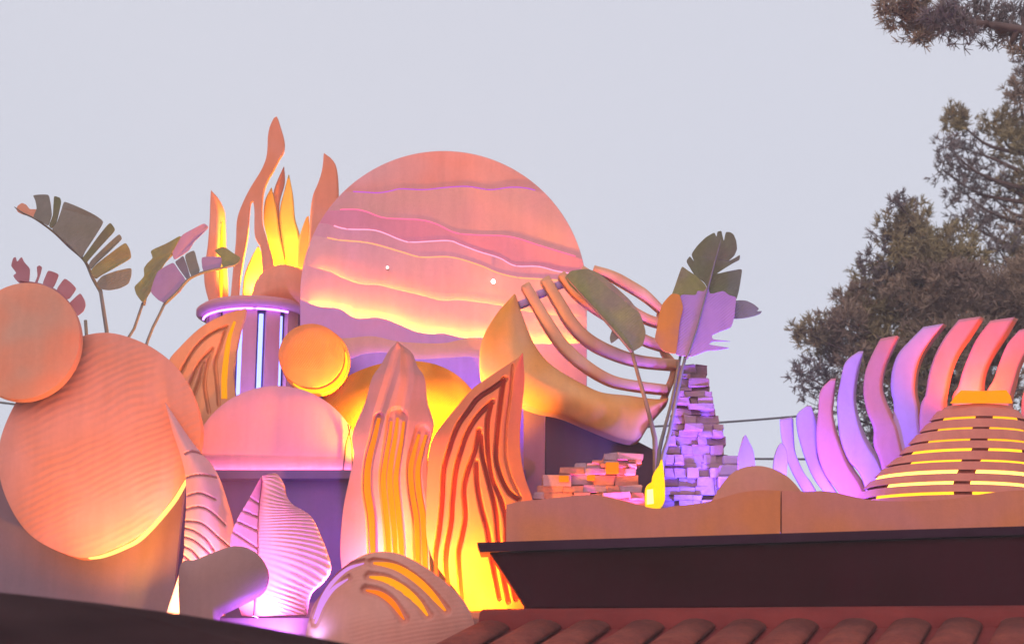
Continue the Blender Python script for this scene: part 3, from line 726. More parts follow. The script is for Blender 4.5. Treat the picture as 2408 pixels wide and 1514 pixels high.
lay_c = [((0.62,0.33,0.34),(0.64,0.25,0.21)), ((0.62,0.30,0.34),(0.58,0.31,0.30)), ((0.64,0.25,0.35),(0.60,0.25,0.33)), ((0.64,0.31,0.40),(0.62,0.30,0.38)),
         ((0.64,0.34,0.40),(0.62,0.36,0.36)), ((0.64,0.31,0.43),(0.62,0.33,0.42)), ((0.52,0.28,0.58),(0.56,0.28,0.50)), ((0.60,0.33,0.25),(0.56,0.30,0.28)), ((0.46,0.28,0.70),(0.44,0.26,0.66))]
gap = [0.018,0.018,0.018,0.02,0.06,0.10,0.04,0.05]
leds = [((0.55,0.09,0.75),0.9,0.007),((1.0,0.13,0.30),1.3,0.007),((1.0,0.33,0.52),1.5,0.007),((1.0,0.36,0.12),1.5,0.007),((1.0,0.30,0.012),60,0.010),((1.0,0.43,0.018),150,0.013),None,(VIOLET,14,0.010)]
Ycur = 17.72; TH = 0.022
full = [(SX+SR*math.cos(a), SY-SR*math.sin(a)) for a in np.linspace(0,math.pi,90)]
sheet('sun_layer', full+[(SX-SR,SB),(SX+SR,SB)], Plane(Ycur), TH, paint('sun_paint', *lay_c[0], scale=1.1), SUN, smooth_pts=False, bev=1.2)
for k, e in enumerate(edges_):
    Ycur -= gap[k]+TH; E = crom(R_sun(e), 90); pl = Plane(Ycur)
    E = np.array([(max(min(x, sun_side(y,1)-0.5), sun_side(y,-1)+0.5), y) for x, y in E])
    y0, y1 = E[0,1], E[-1,1]
    E[0,0] = sun_side(y0,-1); E[-1,0] = sun_side(y1,1)
    right = [(sun_side(y,1), y) for y in np.linspace(y1,SB,40)[1:]]; left = [(sun_side(y,-1), y) for y in np.linspace(SB,y0,40)[:-1]]
    lay = sheet('sun_layer', [tuple(p) for p in E]+right+left, pl, TH, paint('sun_paint', *lay_c[k+1], scale=1.1), SUN, smooth_pts=False, bev=0.8)
    if leds[k]:
        c_, s_, r_ = leds[k]
        P = E[3:-3]; tube('led_strip', pl(P[:,0], P[:,1]+ (6 if k>3 else -2.6), TH+gap[k]*(0.5 if k>3 else 0.4)), r_, glow('led_sun', c_, s_), lay, seg=6)
for px in (860, 1220):
    a_ = at(px,1000,17.86); tube('rear_prop', [a_+[0,0,0.6], (a_[0],18.5,ZP)], 0.03, 'steel', SUN)
for (px,py,k,s_) in ((911,629,0,3),(1160,662,0,9)):
    b_ = thing('fairy_bulb', {911:'tiny dim white bulb on the upper orange band of the sun',1160:'tiny bright white bulb on the sun beside the crescent'}[px], 'bulb', tuple(at(px,py,17.47)))
    c_ = at(px,py,17.45); r_ = 0.022 if px > 1000 else 0.014
    V = [c_+r_*np.array([math.sin(t_)*math.cos(q_), -math.cos(t_)*1.2, math.sin(t_)*math.sin(q_)]) for t_ in np.linspace(0.05,math.pi-0.05,8) for q_ in np.linspace(0,2*math.pi,12,endpoint=False)]
    make('bulb_glass', V, [[i*12+j,i*12+(j+1)%12,(i+1)*12+(j+1)%12,(i+1)*12+j] for i in range(7) for j in range(12)]+[list(range(12)),list(range(84,96))], glow('bulb_white',(1,0.9,0.85),s_), b_, True)
    tube('socket', [c_+[0,0.02,0], c_+[0,0.075,0]], 0.010, 'steel', b_)

# ------------------------------------------------------------------ tall petals
plM = Plane(15.95, 910, 1100)
t = thing('mauve_petal', 'tall mauve petal board with wavy orange grooves', 'petal board', tpt(910,1400,15.95,ZD))
Lm = R_leaf([(150,1860),(95,1640),(78,1450),(98,1200),(138,1000),(168,850),(160,700),(245,490),(290,330),(350,240),(400,150),(450,98)])
Rm = R_leaf([(700,1860),(680,1640),(665,1400),(662,1100),(658,850),(698,650),(692,590),(657,480),(640,330),(592,250),(555,160),(470,95)])
gA = R_leaf([(338,600),(312,720),(268,900),(262,1080),(290,1260),(300,1500),(310,1800)])
gB = R_leaf([(462,600),(448,720),(425,860),(410,1000),(425,1180),(445,1400),(450,1600),(455,1800)])
gC = R_leaf([(626,690),(598,790),(572,920),(580,1080),(608,1260),(618,1500),(620,1800)])
gtop = [R_leaf([(470,150),(430,300),(380,460),(340,590)]), R_leaf([(500,160),(530,330),(510,450),(490,560)])]
fmA, fmB, fmC = carve([gA], 9, 0.055, 4), carve([gB], 21, 0.055, 4), carve([gC], 14, 0.055, 4)
fm = lambda u,v,x,y: np.maximum(np.maximum(fmA(u,v,x,y), fmB(u,v,x,y)), fmC(u,v,x,y))
ft = carve(gtop, 3, 0.02, 13)
ruled('petal_body', Lm, Rm, plM, 0.10, 'mauve_leaf', t, nu=120, nv=220, f=lambda u,v,x,y: fm(u,v,x,y)+ft(u,v,x,y)-0.16*np.sin(math.pi*u)*(1-0.6*v)-0.0)
bul = lambda x, y: 0
def petal_led(path, w, col, s_, par):
    P = crom(path, 40); a = crom(Lm, 220); b = crom(Rm, 220)
    V = []; t_ = np.gradient(P,axis=0); t_ /= np.linalg.norm(t_,axis=1,keepdims=True); nr = np.stack([-t_[:,1],t_[:,0]],-1)
    def off(q):
        o = []
        for x,y in q:
            i = np.argmin(np.abs(a[:,1]-y)); xb = b[np.argmin(np.abs(b[:,1]-y)),0]; u = np.clip((x-a[i,0])/(xb-a[i,0]),0,1)
            v = i/219; o.append(-0.16*math.sin(math.pi*u)*(1-0.6*v)+0.052)
        return np.array(o)
    ww = w*np.sin(np.linspace(0.5,2.9,40))
    for s2, d2 in ((-.5,0),(.5,0),(.5,.012),(-.5,.012)):
        qq = P+nr*(ww*s2)[:,None]; V.append(plM(qq[:,0],qq[:,1],off(P)-0.010+d2))
    V = np.vstack(V); Fc = [[k*40+i, k*40+i+1, ((k+1)%4)*40+i+1, ((k+1)%4)*40+i] for k in range(4) for i in range(39)]
    Fc += [[0,40,80,120],[39,159,119,79]]
    make('led_strip', V, Fc, glow('led_petal', col, s_), par)
sh_ = lambda P, d: [(x+d, y+abs(d)*0.6) for x, y in P]
for g_, w_ in ((gA,16),(sh_(gB,-14.5),12),(gB,12.5),(sh_(gB,14.5),12),(sh_(gC,-8),13),(sh_(gC,8),13)): petal_led(g_, w_, (1.0,0.235,0.004), 0.85, t)

plV = Plane(15.62, 1130, 1150)
t = thing('chevron_petal', 'tall terracotta petal board with nested chevron grooves', 'petal board', tpt(1150,1420,15.62,ZD))
Lv = R_leaf([(915,1880),(895,1800),(770,1640),(700,1540),(655,1400),(650,1200),(662,900),(690,745),(770,622),(855,520),(960,400),(1080,315),(1200,235),(1290,178)])
Rv = R_leaf([(1300,1880),(1310,1760),(1335,1500),(1372,1240),(1355,1120),(1312,1000),(1282,850),(1276,700),(1290,500),(1305,360),(1302,260),(1296,178)])
gv = [R_leaf([(1180,350),(1100,410),(1000,470),(930,560),(860,660),(800,830),(770,950),(760,1150),(740,1350),(715,1514),(720,1700)]),
 R_leaf([(1168,350),(1150,480),(1125,700),(1120,900),(1190,1080),(1265,1140)]),
 R_leaf([(1095,500),(1000,590),(930,700),(880,840),(850,960),(830,1150),(820,1300),(785,1514),(800,1750)]),
 R_leaf([(1085,510),(1060,640),(1065,850),(1090,1010),(1150,1150),(1185,1300),(1190,1500),(1250,1800)]),
 R_leaf([(1005,690),(980,820),(930,960),(905,1080),(915,1260),(890,1400),(870,1514),(890,1800)]),
 R_leaf([(985,900),(992,1050),(1020,1200),(1060,1350),(1085,1514),(1140,1800)]),
 R_leaf([(1015,720),(1025,850),(1060,1000),(1110,1200),(1130,1400),(1150,1560),(1200,1820)])]
gflange = [R_leaf([(1228,260),(1210,450),(1185,650),(1180,850),(1215,1000),(1280,1130)])]
M['groove_shade'] = paint('painted_groove_shade', (0.24,0.03,0.012), (0.17,0.018,0.012), 4)  # shade of the chevron grooves, painted as dark red strips
fv = carve(gv, 5.0, 0.045, 2.0); fl = carve(gflange, 1.5, 0.03, 3)
aV, bV = crom(Lv, 260), crom(Rv, 260)
def chev_off(q):
    o = []
    for x, y in q:
        i_ = np.argmin(np.abs(aV[:,1]-y)); xb_ = bV[np.argmin(np.abs(bV[:,1]-y)),0]
        o.append(-0.10*math.sin(math.pi*np.clip((x-aV[i_,0])/(xb_-aV[i_,0]),0,1)))
    return np.array(o)
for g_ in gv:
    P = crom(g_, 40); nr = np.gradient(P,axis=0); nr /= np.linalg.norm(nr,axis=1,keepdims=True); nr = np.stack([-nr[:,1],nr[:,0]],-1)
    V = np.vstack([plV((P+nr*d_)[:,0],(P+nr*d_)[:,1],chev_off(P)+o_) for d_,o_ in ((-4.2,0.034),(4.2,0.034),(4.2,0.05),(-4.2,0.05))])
    make('groove_shade_strip', V, [[k*40+i_, k*40+i_+1, ((k+1)%4)*40+i_+1, ((k+1)%4)*40+i_] for k in range(4) for i_ in range(39)]+[[0,40,80,120],[39,159,119,79]], 'groove_shade', t)
ruled('petal_body', Lv, Rv, plV, 0.10, 'chevron', t, nu=150, nv=260, f=lambda u,v,x,y: fv(u,v,x,y)+fl(u,v,x,y)-0.10*np.sin(math.pi*u))

# ------------------------------------------------------------------ crescent with ribs
plK = Plane(16.35, 1340, 850)
CR = thing('ribbed_crescent', 'tan crescent hull with curved open ribs before the sun', 'crescent', tuple(at(1340,1000,16.35)))
Ak = R_cres([(305,282),(200,400),(110,550),(80,690),(100,850),(230,950),(450,1038),(620,1075),(800,1150),(1000,1230),(1130,1245),(1215,1130),(1335,990)])
Bk = R_cres([(322,284),(350,370),(390,480),(440,600),(520,710),(620,790),(780,880),(900,930),(1070,950),(1230,972),(1300,972),(1337,965)])
ruled('hull', Ak, Bk, plK, 0.22, 'crescent', CR, nu=22, nv=110, f=lambda u,v,x,y: -0.16*np.sin(math.pi*np.clip(u,0,1))**0.8*np.sin(math.pi*np.clip(v*0.98+0.01,0,1))**0.4)
ribs = [([(385,215),(470,360),(560,510),(650,630),(780,745),(950,845),(1130,885),(1335,910)],[22,27,26,22,20]),
 ([(515,170),(600,310),(700,470),(820,585),(980,665),(1150,715),(1400,742)],[24,28,28,24,22]),
 ([(625,145),(720,260),(830,345),(960,430),(1100,530),(1200,585),(1320,625)],[20,24,22,20]),
 ([(760,108),(880,190),(1000,295),(1100,380),(1200,435),(1300,468)],[18,22,20,18]),
 ([(840,108),(960,150),(1080,215),(1190,285),(1310,395)],[14,22,22,14])]
for i,(pth,w_) in enumerate(ribs):
    ribbon('curved_rib', R_cres(pth), w_, plK, 0.03, 'crescent_rib', CR, n=46, off=0.02*(i%2)-0.02, back=0.12, flat=8)
for (a_,b_) in (((345,330),(420,300)),((470,260),(560,225)),((590,205),(690,165))):
    ribbon('cross_tie', R_cres([a_,b_]), 17, plK, 0.015, 'feather', CR, n=6, off=0.09, back=0.05)
ribbon('end_post', R_cres([(1290,380),(1300,470),(1312,630),(1385,745),(1330,915),(1300,985)]), 16, plK, 0.03, 'crescent_rib', CR, n=30, off=0.10, back=0.08)

# ------------------------------------------------------------------ right: steps, tower, dunes
def fyd(px, k=0.22): return fy(px)+k
blk_group = None
def stack(t, rows, Y, bw, mats, jit, par, bv=0.006):
    """courses of single blocks; rows: (py_top, py_bottom, x_left, x_right)"""
    for (y0,y1,xl_,xr_) in rows:
        x = xl_-rng.uniform(0,3)
        while x < xr_-4:
            w_ = bw*rng.uniform(0.55,1.6); x2 = min(x+w_, xr_); dr = rng.uniform(0,0.0)
            if xr_-x2 < bw*0.4: x2 = xr_
            yy = Y+rng.uniform(-jit,jit)
            a0 = at(x+0.15, y1-0.1, yy); a1 = at(x2-0.15, y0+0.1, yy)
            V, Fc = box_geo(a0[0],a1[0],yy,yy+0.30+rng.uniform(0,0.05),a0[2],a1[2],bv)
            V = np.array(V)+rng.normal(0,0.005,(len(V),3)); make('stone_block', V, Fc, mats[rng.integers(len(mats))], par)
            x = x2
st_ = thing('stepped_wall', 'low stepped wall of sandstone blocks with lit niches', 'wall', tpt(1400,1310,15.75,ZR))
sv = lambda x: (2050+x*600/2271)/1.6832
sh = lambda y: (1700+y*600/2271)/1.6832
stack(st_, [(sh(345),sh(450),sv(1300),sv(1870)),(sh(450),sh(500),sv(1115),sv(1850)),(sh(500),sh(570),sv(870),sv(1780)),(sh(570),sh(670),sv(635),sv(1760)),(sh(670),sh(830),sv(390),sv(1800)),(sh(830),sh(940),sv(310),sv(1850)),(sh(940),sh(1040),sv(235),sv(1880)),(sh(1040),sh(1160),sv(235),sv(1900)),(sh(1160),sh(1400),sv(235),sv(1900)),(sh(1400),1309,sv(235),sv(1900))], 15.75, 46, ['block','block','block_r'], 0.03, st_)
for (x,y,w_,h_) in ((690,730,150,90),(1095,715,120,80),(1415,570,190,170)):
    a0 = at(sv(x-w_/2),sh(y+h_/2),15.70); a1 = at(sv(x+w_/2),sh(y-h_/2),15.70)
    V, Fc = box_geo(a0[0],a1[0],15.695,15.735,a0[2],a1[2],0.006)
    make('lit_niche', V, Fc, glow('niche_amber', (1.0,0.24,0.004), 0.75), st_)

tw = thing('block_tower', 'tapering tower of rough sandstone blocks lit violet', 'tower', tpt(1650,1310,16.15,ZR))
lefts = crom([(1604,858),(1592,930),(1580,1000),(1570,1070),(1562,1130),(1556,1310)], 60); rights = crom([(1660,858),(1672,905),(1684,960),(1700,1010),(1706,1060),(1722,1090),(1740,1130),(1764,1180),(1780,1310)], 60)
yc = 858; rows = []
while yc < 1305:
    h_ = 15+rng.uniform(-5,8); ym = yc+h_/2
    rows.append((yc, min(yc+h_,1309), np.interp(ym,lefts[:,1],lefts[:,0])+rng.uniform(-3,3), np.interp(ym,rights[:,1],rights[:,0])+rng.uniform(-7,6))); yc += h_
stack(tw, rows, 16.15, 34, ['block'], 0.075, tw, 0.004)
a0 = at(1600,1309,16.3); a1 = at(1700,1000,16.3)
box('core', a0[0],a1[0],16.30,16.62,ZR,a1[2],'block_r',tw)
a0 = at(1612,1000,16.3); a1 = at(1655,890,16.3); box('core', a0[0],a1[0],16.30,16.60,a0[2]+0.002,a1[2],'block_r',tw)
fo = thing('tower_footing', 'pale stepped ledges at the foot of the block tower', 'ledge', tpt(1740,1310,16.0,ZR))
for (y0,y1,x0,x1,yy) in ((1070,1092,1700,1752,16.12),(1092,1118,1692,1778,16.04),(1118,1146,1690,1772,15.96),(1146,1309,1700,1790,15.90)):
    a0 = at(x0,y1-0.4,yy); a1 = at(x1,y0+0.4,yy); V, Fc = box_geo(a0[0],a1[0],yy,yy+0.42,a0[2],a1[2],0.012); make('ledge', V, Fc, 'feather', fo)
# lamplit blocks between wall and tower, added as a self-glowing shape
plT = Plane(15.72, 1540, 1150)
t = thing('glow_blocks', 'narrow glowing shape for lit blocks between stepped wall and tower', 'glow shape', tpt(1540,1310,15.72,ZR))
sheet('glow_face', [(1519,1188),(1518,1150),(1524,1138),(1533,1132),(1535,1118),(1542,1104),(1550,1094),(1556,1078),(1560,1096),(1562,1120),(1564,1150),(1562,1180),(1548,1196),(1530,1200)], plT, 0.08, glow('glow_face_amber',(1.0,0.5,0.005),1.3), t, n=50, bev=1)
sheet('bright_glow_face', [(1521,1186),(1521,1152),(1535,1150),(1537,1184)], plT, 0.02, glow('glow_face_white',(1.0,0.9,0.3),1.5), t, smooth_pts=False, off=-0.022, bev=1)
box('glow_base', *(lambda a: (a[0]-0.1,a[0]+0.1,15.66,15.86,ZR,at(1540,1199,15.72)[2]))(at(1541,1200,15.72)), 'block_r', t)
# dunes
def dune(label, pts, pxm):
    t = thing('dune_board', label, 'dune board', tuple(at(pxm,1268,fyd(pxm,0.05))), )
    P = np.array(pts, float)
    top = crom(P, 60); bot = np.stack([top[:,0], 1279-(top[:,0]-1140)*0.030+14],-1)
    Yt = np.array([fyd(x,0.06) for x in top[:,0]]); V = []
    for d_ in (0,0.05):
        for A_ in (top, bot):
            V.append(np.array([at(x,y,yy) for (x,y),yy in zip(A_,Yt)])+[0,d_,0])
    V = np.vstack(V); n = 60; Fc = []
    for i in range(n-1):
        Fc += [[n+i,n+i+1,i+1,i],[2*n+i,2*n+i+1,3*n+i+1,3*n+i],[i,i+1,2*n+i+1,2*n+i],[n+i+1,n+i,3*n+i,3*n+i+1]]
    Fc += [[0,2*n,3*n,n],[n-1,2*n-1,4*n-1,3*n-1]]
    make('board', V, Fc, 'dune', t); return t
dune('long low sand dune board with a dip by the glowing blocks', [(1190,1186),(1225,1178),(1290,1172),(1380,1163),(1430,1168),(1480,1180),(1540,1195),(1590,1189),(1650,1182),(1690,1172),(1740,1158),(1790,1152),(1835,1153)], 1500)
dune('sand dune board in front of the slatted dome', [(1838.5,1153),(1890,1155),(1950,1155),(2010,1168),(2060,1176),(2150,1178),(2240,1172),(2330,1158),(2408,1152),(2560,1150)], 2200)
plX = Plane(fy(1780)+0.2, 1780, 1150)
t = thing('sand_mound', 'rounded sand mound rising behind the dune boards', 'mound', tpt(1780,1290,fy(1780)+0.2,ZR))
pillow('mound_body', [(1665,1200),(1690,1150),(1722,1112),(1760,1096),(1800,1097),(1840,1112),(1872,1140),(1892,1175),(1895,1240),(1780,1245),(1668,1240)], plX, 0.10, 0.10, 'dune_b', t, n=80, power=2.2)
# pale spikes
for (pts,lab) in (([(1736,1125),(1736,1075),(1744,1040),(1752,1020),(1764,1042),(1773,1064),(1777,1125)],'pale lavender spike board behind the sand mound'),
                  ([(1818,1125),(1820,1080),(1828,1052),(1838,1040),(1850,1058),(1853,1085),(1850,1125)],'pale lavender spike board leaning at the feather fan')):
    t = thing('spike_board', lab, 'spike board', tpt(pts[3][0],1300,15.55,ZR))
    sheet('spike_body', [(pts[0][0],1290)]+pts+[(pts[-1][0],1290)], Plane(15.55), 0.05, 'feather', t, n=60)

# ------------------------------------------------------------------ feather fan
plG = Plane(15.75, 2100, 1000, sx=-0.16)
FAN = thing('feather_fan', 'fan of tall curved feather boards from lilac to coral', 'feather fan', tpt(2120,1290,15.75,ZR))
fe = [
 ([(225,755),(232,850),(252,950),(292,1060),(340,1150),(420,1290),(520,1500)],[(285,742),(290,870),(302,960),(350,1070),(400,1140),(480,1290),(570,1500)],'feather'),
 ([(388,672),(332,720),(330,800),(352,900),(392,1020),(440,1120),(560,1290),(640,1500)],[(392,674),(440,760),(446,880),(442,980),(472,1060),(560,1200),(640,1290),(720,1500)],'feather'),
 ([(528,518),(465,590),(452,720),(440,850),(452,980),(500,1100),(600,1240),(700,1500)],[(534,520),(526,640),(520,720),(545,830),(590,930),(640,1040),(720,1180),(800,1500)],'feather_c'),
 ([(696,350),(620,410),(590,520),(570,640),(575,780),(592,900),(640,1010),(720,1120),(820,1500)],[(702,352),(672,500),(660,620),(680,740),(720,850),(775,940),(840,1060),(900,1500)],'feather'),
 ([(820,284),(770,380),(732,480),(720,600),(742,720),(780,820),(782,920),(830,1060),(900,1500)],[(915,264),(870,360),(830,460),(815,570),(840,660),(885,750),(930,850),(960,1000),(1020,1500)],'feather_c'),
 ([(1080,210),(1000,290),(930,370),(895,470),(888,580),(905,680),(900,800),(920,1000),(980,1500)],[(1200,188),(1120,290),(1060,390),(1030,490),(1025,600),(1047,695),(1060,800),(1080,1000),(1120,1500)],'feather'),
 ([(1290,170),(1210,270),(1150,380),(1112,500),(1092,620),(1062,690),(1060,900),(1100,1500)],[(1422,150),(1350,260),(1275,370),(1230,480),(1205,600),(1198,690),(1230,900),(1280,1500)],'feather_c'),
 ([(1490,165),(1412,270),(1360,380),(1322,480),(1300,560),(1262,640),(1280,900),(1320,1500)],[(1635,142),(1572,250),(1505,350),(1455,450),(1436,540),(1440,640),(1460,900),(1480,1500)],'feather_c'),
 ([(1660,225),(1590,310),(1540,430),(1510,520),(1470,590),(1460,680),(1480,900),(1500,1500)],[(1790,195),(1715,320),(1650,440),(1622,550),(1600,650),(1610,760),(1630,900),(1650,1500)],'feather_c'),
 ([(1850,260),(1790,350),(1740,460),(1710,560),(1690,660),(1690,900),(1690,1500)],[(1980,240),(1910,340),(1850,450),(1820,560),(1800,660),(1800,900),(1790,1500)],'feather_c')]
for i,(a_,b_,m_) in enumerate(fe):
    A_ = crom(R_feath(a_), 50); B_ = crom(R_feath(b_), 50); B_ = B_+np.stack([(B_[:,0]-1204)*0.0085+3.5, -np.full(50,1.5)],-1); A_ = A_-[2.5,0]; C_ = A_*0.22+B_*0.78
    o_ = 0.045*(i%2)+0.02*abs(i-5)
    fb = ruled('feather', A_, C_, plG, 0.03, m_, FAN, nu=8, nv=50, off=o_, f=lambda u,v,x,y: -0.004*np.sin(u*math.pi))
    ruled('feather_edge', C_, B_, plG, 0.02, 'slat' if i > 4 else m_, fb, nu=4, nv=50, off=o_+0.002, f=lambda u,v,x,y: 0.13*u)  # right-hand feathers: red light on the side faces painted in coral
# slatted dome
SD = thing('slatted_dome', 'coral slatted dome with glowing yellow gaps', 'dome', tpt(2240,1290,15.2,ZR))
def fz(x, y): return R_feath([(x,y)])[0]
rowsS = [ # gap centre y, axis x, half-width (feather zoom units), left slot, right slot
 (735,1385,305,(1150,1330),(1440,1600)),(805,1360,345,(1110,1305),(1412,1640)),(880,1340,390,(1050,1285),(1395,1650)),(945,1335,440,(960,1290),(1395,1610)),
 (1015,1285,470,(940,1222),(1342,1760)),(1085,1252,510,(740,1195),(1308,1760)),(1155,1220,540,(800,1165),(1270,1760)),(1220,1220,570,(735,1165),(1280,1470))]
ledS = glow('led_slat', (1.0,0.50,0.02), 2.0); ledS3 = glow('led_slat_dim', (1.0,0.42,0.015), 1.4); ledS2 = glow('led_slat_hot', (1.0,0.60,0.10), 3.2)
Y0s = 15.45; BD = 0.42
ys_ = [r[0] for r in rowsS]
def prof(y): return np.interp(y, ys_, [r[1] for r in rowsS]), np.interp(y, ys_, [r[2] for r in rowsS])-max(0, 735-y)*0.8
def arc_band(name, axis, hw, yT, yB, mat, par, th0, th1, r_out, r_in, nseg=40):
    cx_, _ = fz(axis,0)
    zT = at(cx_, fz(0,yT)[1], Y0s-BD)[2]; zB = at(cx_, fz(0,yB)[1], Y0s-BD)[2]
    T = np.linspace(th0, th1, nseg); V = []
    for z_, yv in ((zB,yB),(zT,yT)):
        ax2, hw2 = prof(yv); x_ = at(fz(ax2,0)[0], fz(0,yv)[1], Y0s)[0]; hm = hw2*0.3924/F*Y0s; bd = BD*hw2/480.0
        for r_ in (r_out, r_in):
            V += [(x_+hm*r_*math.sin(a), Y0s-bd*r_*math.cos(a), z_) for a in T]
    n_ = nseg; Fc = []
    for k in range(n_-1):
        Fc += [[k,k+1,2*n_+k+1,2*n_+k],[n_+k+1,n_+k,3*n_+k,3*n_+k+1],[2*n_+k,2*n_+k+1,3*n_+k+1,3*n_+k],[k+1,k,n_+k,n_+k+1]]
    Fc += [[0,2*n_,3*n_,n_],[n_-1,2*n_-1,4*n_-1,3*n_-1]]
    return make(name, V, Fc, mat, par, False)
GH = [8,6.5,7,9,6.5,11.5,10,9]
for i,(gy,ax_,hw_,ls,rs) in enumerate(rowsS):
    gh = GH[i]; top = 668 if i == 0 else rowsS[i-1][0]+GH[i-1]
    pa, ph = (ax_,hw_) if i == 0 else ((ax_+rowsS[i-1][1])/2,(hw_+rowsS[i-1][2])/2)
    arc_band('slat', pa, ph, top, gy-gh, 'slat', SD, -1.5, 1.5, 1.0, 0.86)
    for (s0,s1) in (ls, rs):
        t0 = math.asin(max(-0.97,min(0.97,(s0-ax_)/hw_))); t1 = math.asin(max(-0.97,min(0.97,(s1-ax_)/hw_)))
        arc_band('led_strip', ax_, hw_, gy-gh+1.0, gy+gh-1.0, [ledS3,ledS3,ledS3,ledS,ledS,ledS2,ledS2,ledS][i], SD, t0, t1, 0.985, 0.955, 20)
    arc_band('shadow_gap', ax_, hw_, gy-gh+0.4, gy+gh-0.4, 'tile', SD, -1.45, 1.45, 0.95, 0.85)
arc_band('slat', 1220, 590, 1230, 1420, 'slat', SD, -1.5, 1.5, 1.0, 0.86)
arc_band('crown', 1385, 290, 640, 667, 'slat', SD, -1.5, 1.5, 0.9, 0.2)
sheet('lamp_wash_panel', R_feath([(1232,672),(1258,632),(1295,596),(1430,600),(1565,594),(1592,630),(1602,672)]), Plane(15.22,2300,930), 0.03, glow('lamp_wash_orange',(1.0,0.30,0.003),0.95), SD, smooth_pts=False)  # orange lamp wash on the dome top, given as the panel's own glow

# ------------------------------------------------------------------ banana-leaf props
def stem(par, pts, Y, r, mat, n=24):
    tube('stem', [at(x,y,Y) for x,y in pts], r, mat, par, n=n, seg=8)
def bow_fn(cx, k): return lambda x,y: k*((np.asarray(x)-cx)/100.0)**2
Yb = 16.55
t = thing('leaf_prop', 'big grey green banana leaf prop with slits above the rippled disc', 'leaf prop', tpt(255,1450,Yb,ZD))
segs = [([(960,1060),(1010,990),(1150,930),(1300,885),(1296,970),(1270,1050),(1190,1100),(1090,1126),(1000,1118)],'grey_leaf'),
 ([(900,940),(945,880),(1090,760),(1243,632),(1285,710),(1296,790),(1150,890),(1000,982),(950,1020)],'green_l'),
 ([(880,880),(905,830),(1040,690),(1182,550),(1210,600),(1080,740),(950,866),(905,920)],'grey_leaf'),
 ([(815,820),(870,748),(980,590),(1095,442),(1150,520),(1020,670),(895,815),(860,860)],'green'),
 ([(500,505),(560,445),(600,340),(632,235),(740,280),(850,330),(950,380),(1035,440),(940,600),(850,735),(815,815),(720,710),(600,600)],'grey_leaf'),
 ([(470,470),(515,370),(520,270),(527,172),(592,198),(602,240),(580,340),(555,440),(500,500)],'green'),
 ([(300,372),(345,290),(330,210),(300,150),(390,152),(475,162),(495,260),(508,370),(470,475),(400,430)],'grey_leaf'),
 ([(110,262),(125,230),(175,207),(225,232),(265,285),(345,292),(320,385),(250,350),(180,322),(125,290)],'amber_leaf')]
plb = Plane(Yb, 200, 560, sx=0.1)
for i,(s_,m_) in enumerate(segs):
    if m_ == 'amber_leaf': m_ = 'disc_small'
    sheet('leaf_segment', R_p1(s_), plb, 0.012, m_, t, n=44, bev= 0.4, smooth_pts='soft', off=0.006*(i%3), bow=bow_fn(200,0.06))
ribbon('midrib', R_p1([(985,1130),(900,980),(815,800),(650,650),(500,510),(320,382),(200,325),(118,268)]), [8,7,6,4,2], plb, 0.02, 'stem', t, n=40, off=0.11)
for k in range(1): stem(t, [(236,682),(245,740),(252,800),(255,1000),(255,1457)], Yb+0.06, [0.018,0.022,0.025,0.025], 'stem')
t = thing('leaf_prop', 'dusty red torn leaf prop peeking over the small sand disc', 'leaf prop', tpt(130,1450,16.35,ZD))
pl0 = Plane(16.35, 110, 680)
for s_ in ([(770,1390),(835,1340),(855,1280),(845,1230),(802,1155),(705,1245),(650,1300),(690,1380)],[(690,1220),(765,1115),(715,1060),(645,1008),(570,1110),(560,1180),(620,1220)],[(535,1105),(590,975),(540,950),(478,932),(425,1060),(440,1130)],[(340,1070),(375,990),(365,900),(392,882),(420,900),(400,980),(365,1075)],[(190,1060),(150,1020),(130,985),(165,960),(108,890),(130,810),(155,798),(170,850),(215,795),(240,850),(300,915),(290,1050),(260,1090)]):
    sheet('leaf_segment', R_p1(s_), pl0, 0.012, 'red_leaf', t, n=36, bev= 0.4, smooth_pts='soft')
ribbon('midrib', R_p1([(770,1420),(680,1260),(560,1140),(400,1075),(200,1040)]), [8,7,6,3], pl0, 0.02, 'red_leaf', t, n=26)
stem(t, [(201,753),(205,850),(190,1000),(180,1457)], 16.38, [0.016,0.02,0.022], 'stem')
Yc = 16.7
t = thing('leaf_prop', 'olive banana leaf prop with notched edge left of the pillar', 'leaf prop', tpt(300,1450,Yc,ZD))
plc = Plane(Yc, 400, 620, sx=0.15)
sheet('leaf_segment', R_tl([(855,755),(812,700),(798,652),(840,615),(862,590),(858,545),(880,515),(915,485),(898,440),(1000,398),(1090,345),(1040,440),(960,560),(905,680)]), plc, 0.012, 'green_l', t, n=70, bev= 0.4, smooth_pts='soft', bow=bow_fn(400,0.05))
sheet('leaf_segment', R_tl([(1090,345),(1160,305),(1220,270),(1248,292),(1200,345),(1160,385),(1130,440),(1040,500),(1030,440)]), plc, 0.012, 'violet_lit_leaf', t, n=50, bev= 0.4, smooth_pts='soft', off=0.005, bow=bow_fn(400,0.05))
ribbon('midrib', R_tl([(855,760),(880,660),(960,520),(1090,400),(1235,292)]), [6,6,4,2], plc, 0.015, 'stem', t, n=26, off=0.05)
stem(t, [(336,712),(325,745),(312,785),(300,850),(295,1457)], Yc+0.04, [0.014,0.018,0.02], 'stem')
t = thing('leaf_prop', 'violet tinted banana leaf prop reaching towards the slim flame', 'leaf prop', tpt(345,1450,16.55,ZD))
pld = Plane(16.55, 440, 640, sx=-0.1)
